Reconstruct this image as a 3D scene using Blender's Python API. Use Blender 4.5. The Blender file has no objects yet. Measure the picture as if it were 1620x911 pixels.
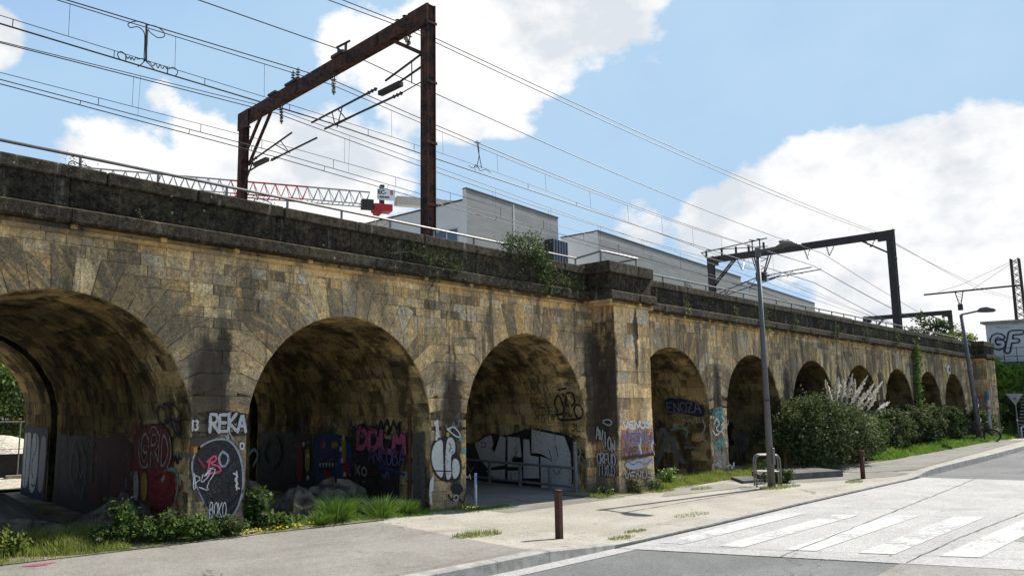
import bpy, math, random
from mathutils import Vector, Matrix, noise
R_=math.radians
scene=bpy.context.scene
# ------------------------------------------------------------------ camera
# camera stands 2 m above the pavement; X runs along the viaduct, Y across it, Z up
PPX,PPY,FPX,CAMH=640.0,480.0,1191.0,2.0
def _u(v): return v.normalized()
V1=_u(Vector((2040-PPX,642-PPY,FPX))); V2=Vector((-391-PPX,635-PPY,FPX)); V2=_u(V2-V2.dot(V1)*V1)
DN=V1.cross(V2)
if DN.y<0: DN=-DN
UPc=-DN
def ray(u,v):
    c=Vector((u-PPX,v-PPY,FPX)); return Vector((V1.dot(c),V2.dot(c),UPc.dot(c)))
def onX(u,v,X): r=ray(u,v); return Vector((X,r.y*X/r.x,r.z*X/r.x+CAMH))
def onY(u,v,Y): r=ray(u,v); return Vector((r.x*Y/r.y,Y,r.z*Y/r.y+CAMH))
cam=bpy.data.cameras.new('camera'); camo=bpy.data.objects.new('camera',cam); scene.collection.objects.link(camo)
cx=Vector((V1.x,V2.x,UPc.x)); cyv=Vector((V1.y,V2.y,UPc.y)); cz=Vector((V1.z,V2.z,UPc.z))
M=Matrix((cx,-cyv,-cz)).transposed().to_4x4(); M.translation=Vector((0,0,CAMH)); camo.matrix_world=M
cam.sensor_width=36; cam.lens=FPX*36/1620; cam.shift_x=(810-PPX)/1620; cam.shift_y=(PPY-455.5)/1620
cam.clip_start=0.1; cam.clip_end=2000
scene.camera=camo
# ------------------------------------------------------------------ light
SUN_EL,SUN_OFF=R_(42),R_(3.2)
tosun=Vector((math.cos(SUN_EL)*math.cos(SUN_OFF),-math.cos(SUN_EL)*math.sin(SUN_OFF),math.sin(SUN_EL)))
sl=bpy.data.lights.new('sun','SUN'); sl.energy=4.6; sl.angle=R_(0.55); sl.color=(1,0.955,0.88)
so=bpy.data.objects.new('sun',sl); scene.collection.objects.link(so); so.rotation_euler=tosun.to_track_quat('Z','Y').to_euler()
world=bpy.data.worlds.new('World'); scene.world=world; world.use_nodes=True
nt=world.node_tree; nt.nodes.clear(); N=nt.nodes.new; L=nt.links.new
sky=N('ShaderNodeTexSky'); sky.sky_type='NISHITA'; sky.sun_disc=False; sky.sun_elevation=SUN_EL; sky.sun_rotation=R_(90)+SUN_OFF
sky.air_density=1.0; sky.dust_density=0.25; sky.ozone_density=1.6
tc=N('ShaderNodeTexCoord')
def wn(op,a,b=None,c=None):
    n=N('ShaderNodeMath'); n.operation=op
    for i,x in enumerate((a,b,c)):
        if x is None: continue
        if isinstance(x,(int,float)): n.inputs[i].default_value=x
        else: L(x,n.inputs[i])
    return n.outputs[0]
# cumulus banks: real directions in the sky (taken once from the photograph), broken up by 3D noise
blobs=[((560,75),3.6,.9),((640,110),5,1),((740,70),7,1.2),((800,105),5,1.0),((860,45),6,1.2),((945,30),5,1),((1000,10),3.2,.8),((715,160),3.4,.8),((890,-60),7,1),
 ((160,235),3.2,.9),((230,262),3.6,.9),((330,260),4.6,1),((440,255),4.4,.9),((530,240),4.6,.9),((590,270),4.2,.9),((300,180),1.8,.45),((265,158),1.5,.4),((-20,60),2.3,.9),((400,320),5,1),((540,330),5,1),((620,300),3,.8),
 ((1020,370),3.5,.6),((1120,358),3.6,.9),((1200,340),4,1),((1290,290),4.2,1.1),((1380,275),3.8,1.1),((1450,270),4,1.1),((1550,250),4.2,1.1),((1620,262),4.2,1.1),((1340,335),4.5,1),((1460,330),4.6,1),((1580,330),5,1),((1250,385),4,.7),((1420,420),7,.8),((1080,275),1.3,.3),((1560,450),7,.8),((1760,310),6,1),((1950,260),6,1),((-250,150),7,1),((-500,300),12,1),((1200,-350),10,1),((300,-500),12,1.1)]
mp=N('ShaderNodeVectorMath'); mp.operation='NORMALIZE'; L(tc.outputs['Generated'],mp.inputs[0])
dens=None
for (p,rad,w) in blobs:
    d=ray(*p).normalized()
    n=N('ShaderNodeVectorMath'); n.operation='DOT_PRODUCT'; L(mp.outputs[0],n.inputs[0]); n.inputs[1].default_value=d
    k=1-math.cos(R_(rad))
    m=wn('MULTIPLY_ADD',n.outputs['Value'],w/k,w-w/k)      # w at the centre, 0 at rad
    m=wn('MAXIMUM',m,-0.6)
    if dens is None: dens=m
    else:
        sm=N('ShaderNodeMath'); sm.operation='SMOOTH_MAX'; L(dens,sm.inputs[0]); L(m,sm.inputs[1]); sm.inputs[2].default_value=.35; dens=sm.outputs[0]
def wnoise(scale,detail,rough,off=0):
    mpn=N('ShaderNodeMapping'); L(mp.outputs[0],mpn.inputs[0]); mpn.inputs['Location'].default_value=(off,off*.7,off*.3); mpn.inputs['Scale'].default_value=(1,1,1.5)
    t=N('ShaderNodeTexNoise'); t.inputs['Scale'].default_value=scale; t.inputs['Detail'].default_value=detail; t.inputs['Roughness'].default_value=rough; L(mpn.outputs[0],t.inputs['Vector']); return t.outputs['Fac']
n1=wnoise(7,9,.62)
dd=wn('ADD',dens,wn('MULTIPLY_ADD',n1,2.6,-1.25))
cov=N('ShaderNodeMapRange'); cov.interpolation_type='SMOOTHSTEP'; L(dd,cov.inputs[0]); cov.inputs[1].default_value=0.22; cov.inputs[2].default_value=0.62
# thin veil towards the sun side
veil=wn('MULTIPLY',wnoise(2.2,5,.6,3),.35)
sx=N('ShaderNodeSeparateXYZ'); L(mp.outputs[0],sx.inputs[0])
vg=N('ShaderNodeMapRange'); L(sx.outputs[0],vg.inputs[0]); vg.inputs[1].default_value=.55; vg.inputs[2].default_value=1.0; vg.inputs[3].default_value=.25; vg.inputs[4].default_value=.55
cover=wn('MAXIMUM',cov.outputs[0],wn('MULTIPLY',veil,vg.outputs[0]))
ccol=N('ShaderNodeMix'); ccol.data_type='RGBA'; ccol.inputs[6].default_value=(3.45,3.68,3.95,1); ccol.inputs[7].default_value=(5.0,4.95,4.9,1)
sh=N('ShaderNodeMapRange'); L(wnoise(5,7,.6,.35),sh.inputs[0]); sh.inputs[1].default_value=.40; sh.inputs[2].default_value=.54; L(sh.outputs[0],ccol.inputs[0])
mx=N('ShaderNodeMix'); mx.data_type='RGBA'; L(cover,mx.inputs[0]); sg_=N('ShaderNodeMix'); sg_.data_type='RGBA'; sg_.blend_type='MULTIPLY'; sg_.inputs[0].default_value=1; L(sky.outputs[0],sg_.inputs[6]); sg_.inputs[7].default_value=(1.3,1.22,1.15,1); cp=N('ShaderNodeMix'); cp.data_type='RGBA'; cp.blend_type='DARKEN'; cp.inputs[0].default_value=1; L(sg_.outputs[2],cp.inputs[6]); cp.inputs[7].default_value=(2.05,3.05,4.15,1); L(cp.outputs[2],mx.inputs[6]); L(ccol.outputs[2],mx.inputs[7])
bg=N('ShaderNodeBackground'); bg.inputs[1].default_value=0.13; L(mx.outputs[2],bg.inputs[0])
wo=N('ShaderNodeOutputWorld'); L(bg.outputs[0],wo.inputs[0])
scene.view_settings.view_transform='Standard'; scene.view_settings.look='None'; scene.view_settings.gamma=1; scene.view_settings.use_curve_mapping=False
scene.view_settings.exposure=0.72
scene.render.engine='CYCLES'
# ------------------------------------------------------------------ helpers
rnd=random.Random(7)
def tag(o,label=None,cat=None,group=None,kind=None):
    for k,v in (('label',label),('category',cat),('group',group),('kind',kind)):
        if v: o[k]=v
    return o
def empty(name,loc,label=None,cat=None,group=None,rz=0):
    o=bpy.data.objects.new(name,None); scene.collection.objects.link(o); o.location=loc; o.rotation_euler=(0,0,rz); o.empty_display_size=.2
    return tag(o,label,cat,group)
class MB:
    def __init__(s): s.v=[]; s.f=[]; s.c=[]; s.uv=[]; s.hc=False; s.smooth=False
    def add(s,vs,fs,col=None,uvs=None):
        b=len(s.v); s.v.extend([tuple(p) for p in vs]); s.f.extend([tuple(b+i for i in f) for f in fs])
        if col is not None: s.hc=True
        s.c.extend([col or (1,1,1)]*len(vs))
        s.uv.extend(uvs if uvs else [(p[0],p[2]) for p in vs])
        return s
    def box(s,x0,x1,y0,y1,z0,z1,col=None,bev=0):
        if bev<=0:
            vs=[(x,y,z) for z in (z0,z1) for (x,y) in ((x0,y0),(x1,y0),(x1,y1),(x0,y1))]
            s.add(vs,[(0,3,2,1),(4,5,6,7),(0,1,5,4),(1,2,6,5),(2,3,7,6),(3,0,4,7)],col)
        else:
            b=min(bev,(x1-x0)/2.2,(y1-y0)/2.2,(z1-z0)/2.2); vs=[]; 
            # 24-vertex chamfered box
            idx={}
            for sx_ in (0,1):
                for sy in (0,1):
                    for sz in (0,1):
                        X=(x0,x1)[sx_];Y=(y0,y1)[sy];Z=(z0,z1)[sz]; dx=b if sx_==0 else -b; dy=b if sy==0 else -b; dz=b if sz==0 else -b
                        idx[sx_,sy,sz,'x']=len(vs); vs.append((X,Y+dy,Z+dz))
                        idx[sx_,sy,sz,'y']=len(vs); vs.append((X+dx,Y,Z+dz))
                        idx[sx_,sy,sz,'z']=len(vs); vs.append((X+dx,Y+dy,Z))
            F=[]
            I=idx
            F+= [(I[0,0,0,'x'],I[0,0,1,'x'],I[0,1,1,'x'],I[0,1,0,'x']),(I[1,0,0,'x'],I[1,1,0,'x'],I[1,1,1,'x'],I[1,0,1,'x'])]
            F+= [(I[0,0,0,'y'],I[1,0,0,'y'],I[1,0,1,'y'],I[0,0,1,'y']),(I[0,1,0,'y'],I[0,1,1,'y'],I[1,1,1,'y'],I[1,1,0,'y'])]
            F+= [(I[0,0,0,'z'],I[0,1,0,'z'],I[1,1,0,'z'],I[1,0,0,'z']),(I[0,0,1,'z'],I[1,0,1,'z'],I[1,1,1,'z'],I[0,1,1,'z'])]
            for a in (0,1):
                for c in (0,1):
                    F.append((I[0,a,c,'y'],I[1,a,c,'y'],I[1,a,c,'z'],I[0,a,c,'z']))
                    F.append((I[a,0,c,'x'],I[a,1,c,'x'],I[a,1,c,'z'],I[a,0,c,'z']))
                    F.append((I[a,c,0,'x'],I[a,c,1,'x'],I[a,c,1,'y'],I[a,c,0,'y']))
                    for e in (0,1): F.append((I[a,c,e,'x'],I[a,c,e,'y'],I[a,c,e,'z']))
            s.add(vs,F,col)
        return s
    def tube(s,pts,r,n=6,r2=None,col=None,cap=True):
        pts=[Vector(p) for p in pts]; rings=[]; m=len(pts)
        rs=r if isinstance(r,(list,tuple)) else [r+( (r2-r)*i/(m-1) if r2 is not None else 0) for i in range(m)]
        vs=[]; prev=None
        for i,p in enumerate(pts):
            t=(pts[min(i+1,m-1)]-pts[max(i-1,0)])
            if t.length<1e-9: t=Vector((0,0,1))
            t.normalize()
            if prev is None:
                a=Vector((0,0,1)) if abs(t.z)<.9 else Vector((1,0,0)); e=t.cross(a).normalized()
            else: e=(prev-t*prev.dot(t)); e=e.normalized() if e.length>1e-6 else t.orthogonal().normalized()
            prev=e; f=t.cross(e)
            for k in range(n):
                an=2*math.pi*k/n; vs.append(p+(e*math.cos(an)+f*math.sin(an))*rs[i])
        fs=[(i*n+k,i*n+(k+1)%n,(i+1)*n+(k+1)%n,(i+1)*n+k) for i in range(m-1) for k in range(n)]
        if cap: fs+=[tuple(range(n))[::-1],tuple((m-1)*n+k for k in range(n))]
        s.add(vs,fs,col); return s
    def bar(s,a,b,w,h,up=(0,0,1),col=None):
        a=Vector(a);b=Vector(b); t=(b-a).normalized(); u=Vector(up); u=(u-t*u.dot(t)).normalized(); e=t.cross(u)
        vs=[p+e*(sx_*w/2)+u*(sy*h/2) for p in (a,b) for (sx_,sy) in ((-1,-1),(1,-1),(1,1),(-1,1))]
        s.add(vs,[(0,3,2,1),(4,5,6,7),(0,1,5,4),(1,2,6,5),(2,3,7,6),(3,0,4,7)],col); return s
    def lathe(s,prof,c,n=14,col=None,axis='z'):
        vs=[];m=len(prof)
        for (r,h) in prof:
            for k in range(n):
                a=2*math.pi*k/n
                if axis=='z': vs.append((c[0]+r*math.cos(a),c[1]+r*math.sin(a),c[2]+h))
                elif axis=='y': vs.append((c[0]+r*math.cos(a),c[1]+h,c[2]+r*math.sin(a)))
                else: vs.append((c[0]+h,c[1]+r*math.cos(a),c[2]+r*math.sin(a)))
        fs=[(i*n+k,i*n+(k+1)%n,(i+1)*n+(k+1)%n,(i+1)*n+k) for i in range(m-1) for k in range(n)]
        fs+=[tuple(range(n))[::-1],tuple((m-1)*n+k for k in range(n))]
        s.add(vs,fs,col); return s
    def build(s,name,mat,parent=None,smooth=False):
        me=bpy.data.meshes.new(name); 
        if parent is not None:
            off=parent_world(parent)
            s.v=[(p[0]-off[0],p[1]-off[1],p[2]-off[2]) for p in s.v]
        me.from_pydata(s.v,[],s.f); 
        if s.hc:
            a=me.color_attributes.new('tint','FLOAT_COLOR','POINT'); flat=[]
            for c in s.c: flat.extend((c[0],c[1],c[2],1))
            a.data.foreach_set('color',flat)
            ul=me.uv_layers.new(name='uv'); li=[0]*len(me.loops); me.loops.foreach_get('vertex_index',li)
            fl=[]
            for i in li: fl.extend(s.uv[i])
            ul.data.foreach_set('uv',fl)
        me.materials.append(mat)
        if smooth or s.smooth: me.polygons.foreach_set('use_smooth',[True]*len(me.polygons))
        me.update()
        o=bpy.data.objects.new(name,me); scene.collection.objects.link(o)
        if parent is not None: o.parent=parent
        return o
def parent_world(p):
    v=Vector((0,0,0))
    while p is not None: v=v+p.location; p=p.parent
    return v
def struct(mb,name,mat,label=None): return tag(mb.build(name,mat),label,None,None,'structure')
def copy_tree(o,parent=None):
    c=o.copy(); scene.collection.objects.link(c); c.parent=parent
    for ch in list(o.children): copy_tree(ch,c)
    return c
# ------------------------------------------------------------------ materials
class NT:
    def __init__(s,name,rough=.9,spec=.3,metal=0):
        s.m=bpy.data.materials.new(name); s.m.use_nodes=True; s.t=s.m.node_tree; s.b=s.t.nodes['Principled BSDF']
        s.b.inputs['Roughness'].default_value=rough; s.b.inputs['Specular IOR Level'].default_value=spec; s.b.inputs['Metallic'].default_value=metal
        s.tc=s.n('ShaderNodeTexCoord'); s.obj=s.tc.outputs['Object']
        g=s.n('ShaderNodeNewGeometry'); s.pos=g.outputs['Position']
    def n(s,t): return s.t.nodes.new(t)
    def l(s,a,b): s.t.links.new(a,b)
    def put(s,x,i):
        if isinstance(x,(int,float)): i.default_value=x
        elif isinstance(x,(tuple,list)): i.default_value=tuple(x)+((1,) if len(x)==3 and i.type=='RGBA' else ())
        else: s.l(x,i)
    def mp(s,vec,sc,loc=(0,0,0),rot=(0,0,0)):
        m=s.n('ShaderNodeMapping'); s.l(vec,m.inputs[0]); m.inputs['Scale'].default_value=sc if isinstance(sc,tuple) else (sc,)*3; m.inputs['Location'].default_value=loc; m.inputs['Rotation'].default_value=rot; return m.outputs[0]
    def noise(s,vec,scale=1,detail=5,rough=.6,dist=0):
        t=s.n('ShaderNodeTexNoise'); s.l(vec,t.inputs['Vector']); t.inputs['Scale'].default_value=scale; t.inputs['Detail'].default_value=detail; t.inputs['Roughness'].default_value=rough; t.inputs['Distortion'].default_value=dist; return t.outputs['Fac']
    def voro(s,vec,scale,feat='F1',rand=1):
        t=s.n('ShaderNodeTexVoronoi'); t.feature=feat; s.l(vec,t.inputs['Vector']); t.inputs['Scale'].default_value=scale; t.inputs['Randomness'].default_value=rand; return t.outputs['Distance']
    def rng(s,x,a,b,c=0,d=1,smooth=True):
        m=s.n('ShaderNodeMapRange'); m.interpolation_type='SMOOTHSTEP' if smooth else 'LINEAR'; s.l(x,m.inputs[0])
        for i,q in enumerate((a,b,c,d)): m.inputs[i+1].default_value=q
        return m.outputs[0]
    def math(s,op,a,b=0):
        m=s.n('ShaderNodeMath'); m.operation=op; s.put(a,m.inputs[0]); s.put(b,m.inputs[1]); return m.outputs[0]
    def mix(s,f,a,b,mode='MIX'):
        m=s.n('ShaderNodeMix'); m.data_type='RGBA'; m.blend_type=mode; s.put(f,m.inputs[0]); s.put(a,m.inputs[6]); s.put(b,m.inputs[7]); return m.outputs[2]
    def attr(s,name='tint'):
        a=s.n('ShaderNodeAttribute'); a.attribute_name=name; return a.outputs['Color']
    def uv(s):
        a=s.n('ShaderNodeUVMap'); a.uv_map='uv'; return a.outputs[0]
    def bump(s,h,strength=.5,dist=.02):
        b=s.n('ShaderNodeBump'); b.inputs['Strength'].default_value=strength; b.inputs['Distance'].default_value=dist; s.l(h,b.inputs['Height']); s.l(b.outputs[0],s.b.inputs['Normal'])
    def color(s,c): s.put(c,s.b.inputs['Base Color']); return s
STAINS=[(5.15,.36,.9,2.6),(5.42,.2,1.8,2.9),(10.25,.22,1.1,2.2),(10.45,.2,.4,2.3),(14.85,.28,1.2,3.4),(20.9,.3,1.6,2.8),(25.5,.3,1.6,2.9),(30.0,.35,1.4,3),(34.3,.3,1.4,3),(38.5,.3,1.4,3),(2.0,.25,3.4,4.1),(15.85,.10,3.0,4.1)]
def stone_mat():
    k=NT('weathered_limestone',.92,.2); t=k.attr(); uv=k.uv()
    st=k.noise(k.mp(uv,(6,1.3,1)),1.0,7,.7,.8)
    st2=k.noise(k.mp(uv,(11,1.6,1),(3,7,0)),1.0,5,.6,.8)
    c=k.mix(k.math('MULTIPLY',k.rng(st,.47,.62),.65),t,(.44,.29,.125))
    c=k.mix(k.math('MULTIPLY',k.rng(st2,.52,.66),.6),c,(.115,.10,.08))
    big=k.noise(k.mp(k.pos,(.55,.55,.4)),1.0,5,.65,.4)
    c=k.mix(k.math('MULTIPLY',k.rng(big,.47,.62),.72),c,(.085,.072,.053))
    run=k.noise(k.mp(k.pos,(2.6,2.6,.33)),1.0,6,.7,.3)
    c=k.mix(k.math('MULTIPLY',k.rng(run,.55,.66),.8),c,(.042,.035,.027))
    fine=k.noise(k.pos,38,6,.75)
    c=k.mix(1.0,c,k.mix(k.rng(fine,.3,.7,0,1,False),(.3,.28,.26),(1.7,1.68,1.62)),'MULTIPLY')
    grit=k.noise(k.pos,13,7,.85); c=k.mix(1.0,c,k.mix(k.rng(grit,.34,.66,0,1,False),(.5,.48,.46),(1.45,1.43,1.38)),'MULTIPLY')
    sp=k.noise(k.pos,55,3,.6); spm=k.noise(k.pos,2.2,4,.6)
    c=k.mix(k.math('MULTIPLY',k.rng(sp,.64,.7),k.rng(spm,.5,.62)),c,(.55,.53,.46))
    # rain shadow: black crust under the cornice and damp rising from the ground are real crusts with ragged edges
    z=k.n('ShaderNodeSeparateXYZ'); k.l(k.pos,z.inputs[0])
    pm=None
    for (xc,w_,z0_,z1_) in STAINS:
        a=k.math('SUBTRACT',1,k.math('DIVIDE',k.math('ABSOLUTE',k.math('SUBTRACT',k.math('ADD',z.outputs[0],k.math('MULTIPLY',k.math('ADD',run,k.noise(k.pos,3.5,5,.7)),.32)),xc+.30)),w_))
        b=k.math('MULTIPLY',k.rng(z.outputs[2],z0_-.4,z0_+.3),k.rng(z.outputs[2],z1_-.5,z1_+.9,1,0)); a=k.math('MULTIPLY',k.math('MAXIMUM',a,0),b); pm=a if pm is None else k.math('MAXIMUM',pm,a)
    drip=k.noise(k.mp(k.pos,(7,7,.5)),1.0,6,.7); fineb=k.noise(k.pos,6,6,.75); c=k.mix(k.math('MULTIPLY',k.rng(k.math('ADD',pm,k.math('MULTIPLY',k.math('ADD',drip,fineb),.5)),.52,.95),.92),c,(.022,.018,.015))
    c=k.mix(k.math('MULTIPLY',k.rng(k.math('ADD',z.outputs[2],k.math('MULTIPLY',fineb,.3)),4.22,4.42),k.rng(k.noise(k.pos,1.9,5,.7),.4,.62,0,.7)),c,(.42,.28,.11))
    far=k.noise(k.mp(k.pos,(4.2,4.2,.38),(3,1,0)),1.0,7,.72); c=k.mix(k.math('MULTIPLY',k.math('MULTIPLY',k.rng(far,.47,.60),k.rng(z.outputs[0],13,20,.25,1)),.8),c,(.062,.054,.043))
    ring=k.noise(k.mp(k.pos,(1.6,1.6,1.0),(9,0,4)),1.0,6,.7); c=k.mix(k.math('MULTIPLY',k.rng(ring,.5,.62),.5),c,(.085,.075,.062))
    damp=k.math('ADD',z.outputs[2],k.math('MULTIPLY',run,1.8))
    c=k.mix(k.math('MULTIPLY',k.rng(damp,.9,1.7,1,0),.5),c,(.06,.055,.042))
    c=k.mix(1.0,c,(1.92,1.77,1.58),'MULTIPLY')
    k.color(c); h=k.math('ADD',k.math('MULTIPLY',k.noise(k.pos,9,5,.7),.7),k.math('MULTIPLY',fine,.45)); k.bump(h,.75,.022); return k.m
def mortar_mat():
    k=NT('old_mortar',.95,.1); n=k.noise(k.pos,14,5,.7); k.color(k.mix(k.rng(n,.35,.65),(.05,.042,.03),(.17,.13,.085))); k.bump(n,.6,.02); return k.m
def vault_mat():
    k=NT('vault_stone',.95,.1); t=k.attr(); n=k.noise(k.pos,1.1,6,.7,.5); r=k.noise(k.mp(k.pos,(2.5,1.2,.5)),1.0,6,.65)
    c=k.mix(k.math('MULTIPLY',k.rng(n,.45,.65),.65),t,(.26,.18,.065)); c=k.mix(k.math('MULTIPLY',k.rng(r,.47,.62),.8),c,(.03,.025,.017))
    arcs=k.noise(k.mp(k.uv(),(1.2,2.6,1)),1.0,7,.72,.5); c=k.mix(k.math('MULTIPLY',k.rng(arcs,.45,.6),.75),c,(.03,.025,.016))
    pale=k.noise(k.mp(k.uv(),(1.6,7,1),(5,2,0)),1.0,6,.75); c=k.mix(k.math('MULTIPLY',k.rng(pale,.60,.68),.5),c,(.30,.25,.16))
    f=k.noise(k.pos,30,5,.7); c=k.mix(1.0,c,k.mix(k.rng(f,.3,.7,0,1,False),(.4,.4,.4),(1.5,1.5,1.5)),'MULTIPLY'); k.color(c); k.bump(f,.9,.03); return k.m
def parapet_mat():
    k=NT('blackened_parapet_stone',.95,.15); t=k.attr(); n=k.noise(k.pos,1.7,6,.7,.3); f=k.noise(k.pos,26,6,.75)
    c=k.mix(k.rng(n,.45,.62),t,(.085,.066,.04))
    run=k.noise(k.mp(k.pos,(6,6,.8)),1.0,6,.7); c=k.mix(k.math('MULTIPLY',k.rng(run,.56,.7),.55),c,(.3,.275,.22))
    c=k.mix(1.0,c,k.mix(f,(0,0,0),(2.1,2.1,2.05)),'MULTIPLY')
    g2=k.noise(k.pos,9,6,.8); c=k.mix(1.0,c,k.mix(k.rng(g2,.36,.64),(.35,.34,.32),(1.5,1.48,1.42)),'MULTIPLY')
    lv=k.voro(k.pos,5.5); lw=k.noise(k.pos,21,4,.7); lich=k.rng(k.math('ADD',lv,k.math('MULTIPLY',lw,.25)),.2,.25,1,0)
    c=k.mix(k.math('MULTIPLY',lich,k.rng(k.noise(k.pos,1.3,3,.5),.5,.58)),c,(.36,.35,.28))
    sp=k.noise(k.pos,48,3,.6); c=k.mix(k.math('MULTIPLY',k.rng(sp,.63,.69),k.rng(k.noise(k.pos,2.5,4,.6),.46,.6)),c,(.36,.34,.28))
    ms=k.noise(k.pos,3.1,5,.7); c=k.mix(k.math('MULTIPLY',k.rng(ms,.6,.7),.6),c,(.07,.085,.02))
    k.color(c); k.bump(k.math('ADD',f,k.math('MULTIPLY',g2,1.5)),1.0,.035); return k.m
def plain(name,col,rough=.7,spec=.3,metal=0,var=.25,scale=9,bump=.15):
    k=NT(name,rough,spec,metal); n=k.noise(k.pos,scale,5,.65); f=k.noise(k.pos,scale*7,3,.6)
    a=tuple(x*(1-var) for x in col); b=tuple(min(1,x*(1+var)) for x in col)
    c=k.mix(k.rng(n,.3,.7),a,b); c=k.mix(1.0,c,k.mix(f,(1-var*.5,)*3,(1+var*.5,)*3),'MULTIPLY'); k.color(c)
    if bump: k.bump(f,bump,.01)
    return k.m
def rust_mat():
    k=NT('rusted_steel',.85,.3); n=k.noise(k.pos,5,7,.75,.4); m=k.noise(k.mp(k.pos,(14,14,2)),1,5,.6)
    c=k.mix(k.rng(n,.38,.62),(.014,.010,.009),(.10,.036,.018)); c=k.mix(k.math('MULTIPLY',k.rng(m,.55,.7),.8),c,(.012,.010,.010)); k.color(c); k.bump(n,.5,.01); return k.m
def tint_mat(name,rough=.8,spec=.25,trans=0.0):
    k=NT(name,rough,spec); c=k.attr(); k.color(c)
    if trans:
        tr=k.n('ShaderNodeBsdfTranslucent'); k.l(c,tr.inputs[0]); ms=k.n('ShaderNodeMixShader'); ms.inputs[0].default_value=trans
        out=k.t.nodes['Material Output']; k.l(k.b.outputs[0],ms.inputs[1]); k.l(tr.outputs[0],ms.inputs[2]); k.l(ms.outputs[0],out.inputs[0])
    return k.m
def pave_mat(name,a,b,agg=70,crack=True,patch=.5):
    k=NT(name,.93,.2); g=k.noise(k.pos,agg,3,.7); p=k.noise(k.pos,.7,5,.65,.4); v=k.voro(k.pos,agg*1.3); p2=k.noise(k.mp(k.pos,(.25,1.3,1)),1.0,5,.6)
    c=k.mix(k.rng(p,.35,.65),a,b); c=k.mix(k.math('MULTIPLY',k.rng(p2,.5,.7),patch),c,tuple(x*.62 for x in a))
    g3=k.noise(k.pos,19,6,.85); c=k.mix(1.0,c,k.mix(k.rng(g3,.3,.7,0,1,False),(.7,)*3,(1.28,)*3),'MULTIPLY')
    c=k.mix(1.0,c,k.mix(k.rng(g,.3,.7,0,1,False),(.5,)*3,(1.45,)*3),'MULTIPLY'); c=k.mix(k.math('MULTIPLY',k.rng(v,.05,.2,1,0),.6),c,tuple(x*1.6 for x in b))
    st=k.noise(k.pos,3.3,5,.7); c=k.mix(k.math('MULTIPLY',k.rng(st,.6,.72),.4),c,tuple(x*.5 for x in a))
    if crack:
        w=k.noise(k.pos,2.5,4,.6); vv=k.n('ShaderNodeVectorMath'); vv.operation='ADD'; k.l(k.pos,vv.inputs[0]); cmb=k.n('ShaderNodeCombineXYZ'); k.l(k.math('MULTIPLY',w,.7),cmb.inputs[0]); k.l(k.math('MULTIPLY',w,-.6),cmb.inputs[1]); k.l(cmb.outputs[0],vv.inputs[1])
        e=k.voro(k.mp(vv.outputs[0],(.42,.62,1)),1.0,'DISTANCE_TO_EDGE'); c=k.mix(k.math('MULTIPLY',k.rng(e,0,.0065,1,0),k.math('MULTIPLY',k.rng(k.noise(k.pos,.6,3,.5),.48,.56),.75)),c,tuple(x*.25 for x in a))
    k.color(c); k.bump(g,.45,.008); return k.m
STONE=stone_mat(); MORTAR=mortar_mat(); VAULT=vault_mat(); PARA=parapet_mat(); RUST=rust_mat()
STEEL=plain('dark_gantry_steel',(.035,.03,.028),.7,.4,0,.4)
GALV=plain('galvanised_rail',(.20,.19,.175),.45,.5,.6,.2)
LAMPG=plain('grey_lamp_paint',(.105,.10,.095),.5,.4,0,.15)
WIRE=plain('overhead_wire_copper',(.03,.028,.026),.6,.4,0,.1)
INS=plain('insulator_brown_glaze',(.05,.03,.022),.25,.6,0,.2)
GLASSI=plain('insulator_pale_glass',(.35,.38,.33),.2,.6,0,.15)
CORTEN=plain('corten_bollard',(.075,.032,.02),.8,.3,0,.3,6,.3)
ROCK=plain('grey_rock',(.085,.074,.056),.97,.1,0,.65,5,1.0)
CONC=plain('rough_concrete',(.30,.285,.25),.95,.2,0,.3,3,.4)
CONCD=plain('dark_concrete_step',(.12,.11,.10),.95,.2,0,.35,3,.4)
KERB=plain('granite_kerb',(.34,.32,.28),.9,.25,0,.25,5,.35)
LEAF=tint_mat('foliage_leaf',.7,.22,.35); GRASS=tint_mat('grass_blade',.7,.25,.4)
WHITEP=plain('white_panel',(.75,.75,.73),.6,.3,0,.08)
DARKP=plain('dark_tarpaulin',(.02,.021,.023),.6,.3,0,.3)
# ------------------------------------------------------------------ ground
def zg(x): return 0 if x<25 else min(.32,.32*(x-25)/20)
def sheet(poly,dz,col=None,step=1.5,mb=None,zf=None):
    """flat polygon (convex) cut into strips along X so that it follows the ground"""
    mb=mb or MB(); xs=[p[0] for p in poly]; x0,x1=min(xs),max(xs); n=max(1,int((x1-x0)/step)) if x1-x0<400 else 1
    cuts=sorted(set([x0+(x1-x0)*i/n for i in range(n+1)]+[x for x in xs]))
    def clip(x):
        ys=[]
        for i in range(len(poly)):
            a=poly[i]; b=poly[(i+1)%len(poly)]
            if (a[0]-x)*(b[0]-x)<=0:
                if abs(a[0]-b[0])<1e-9: ys+= [a[1],b[1]]
                else: ys.append(a[1]+(b[1]-a[1])*(x-a[0])/(b[0]-a[0]))
        return (min(ys),max(ys)) if ys else None
    prev=None
    for x in cuts:
        c=clip(x)
        if c is None: continue
        z=zg(x)+dz
        if prev:
            (xa,(a0,a1),za)=prev
            mb.add([(xa,a0,za),(x,c[0],z),(x,c[1],z),(xa,a1,za)],[(0,1,2,3)],col)
        prev=(x,c,z)
    return mb
k=NT('bare_ground',.97,.1); n=k.noise(k.pos,.5,6,.7); f=k.noise(k.pos,22,5,.7)
c=k.mix(k.rng(n,.42,.6),(.30,.26,.19),(.10,.11,.045)); c=k.mix(1.0,c,k.mix(f,(.6,)*3,(1.4,)*3),'MULTIPLY'); k.color(c); k.bump(f,.5,.03); GROUND=k.m
mb=MB()
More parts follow.
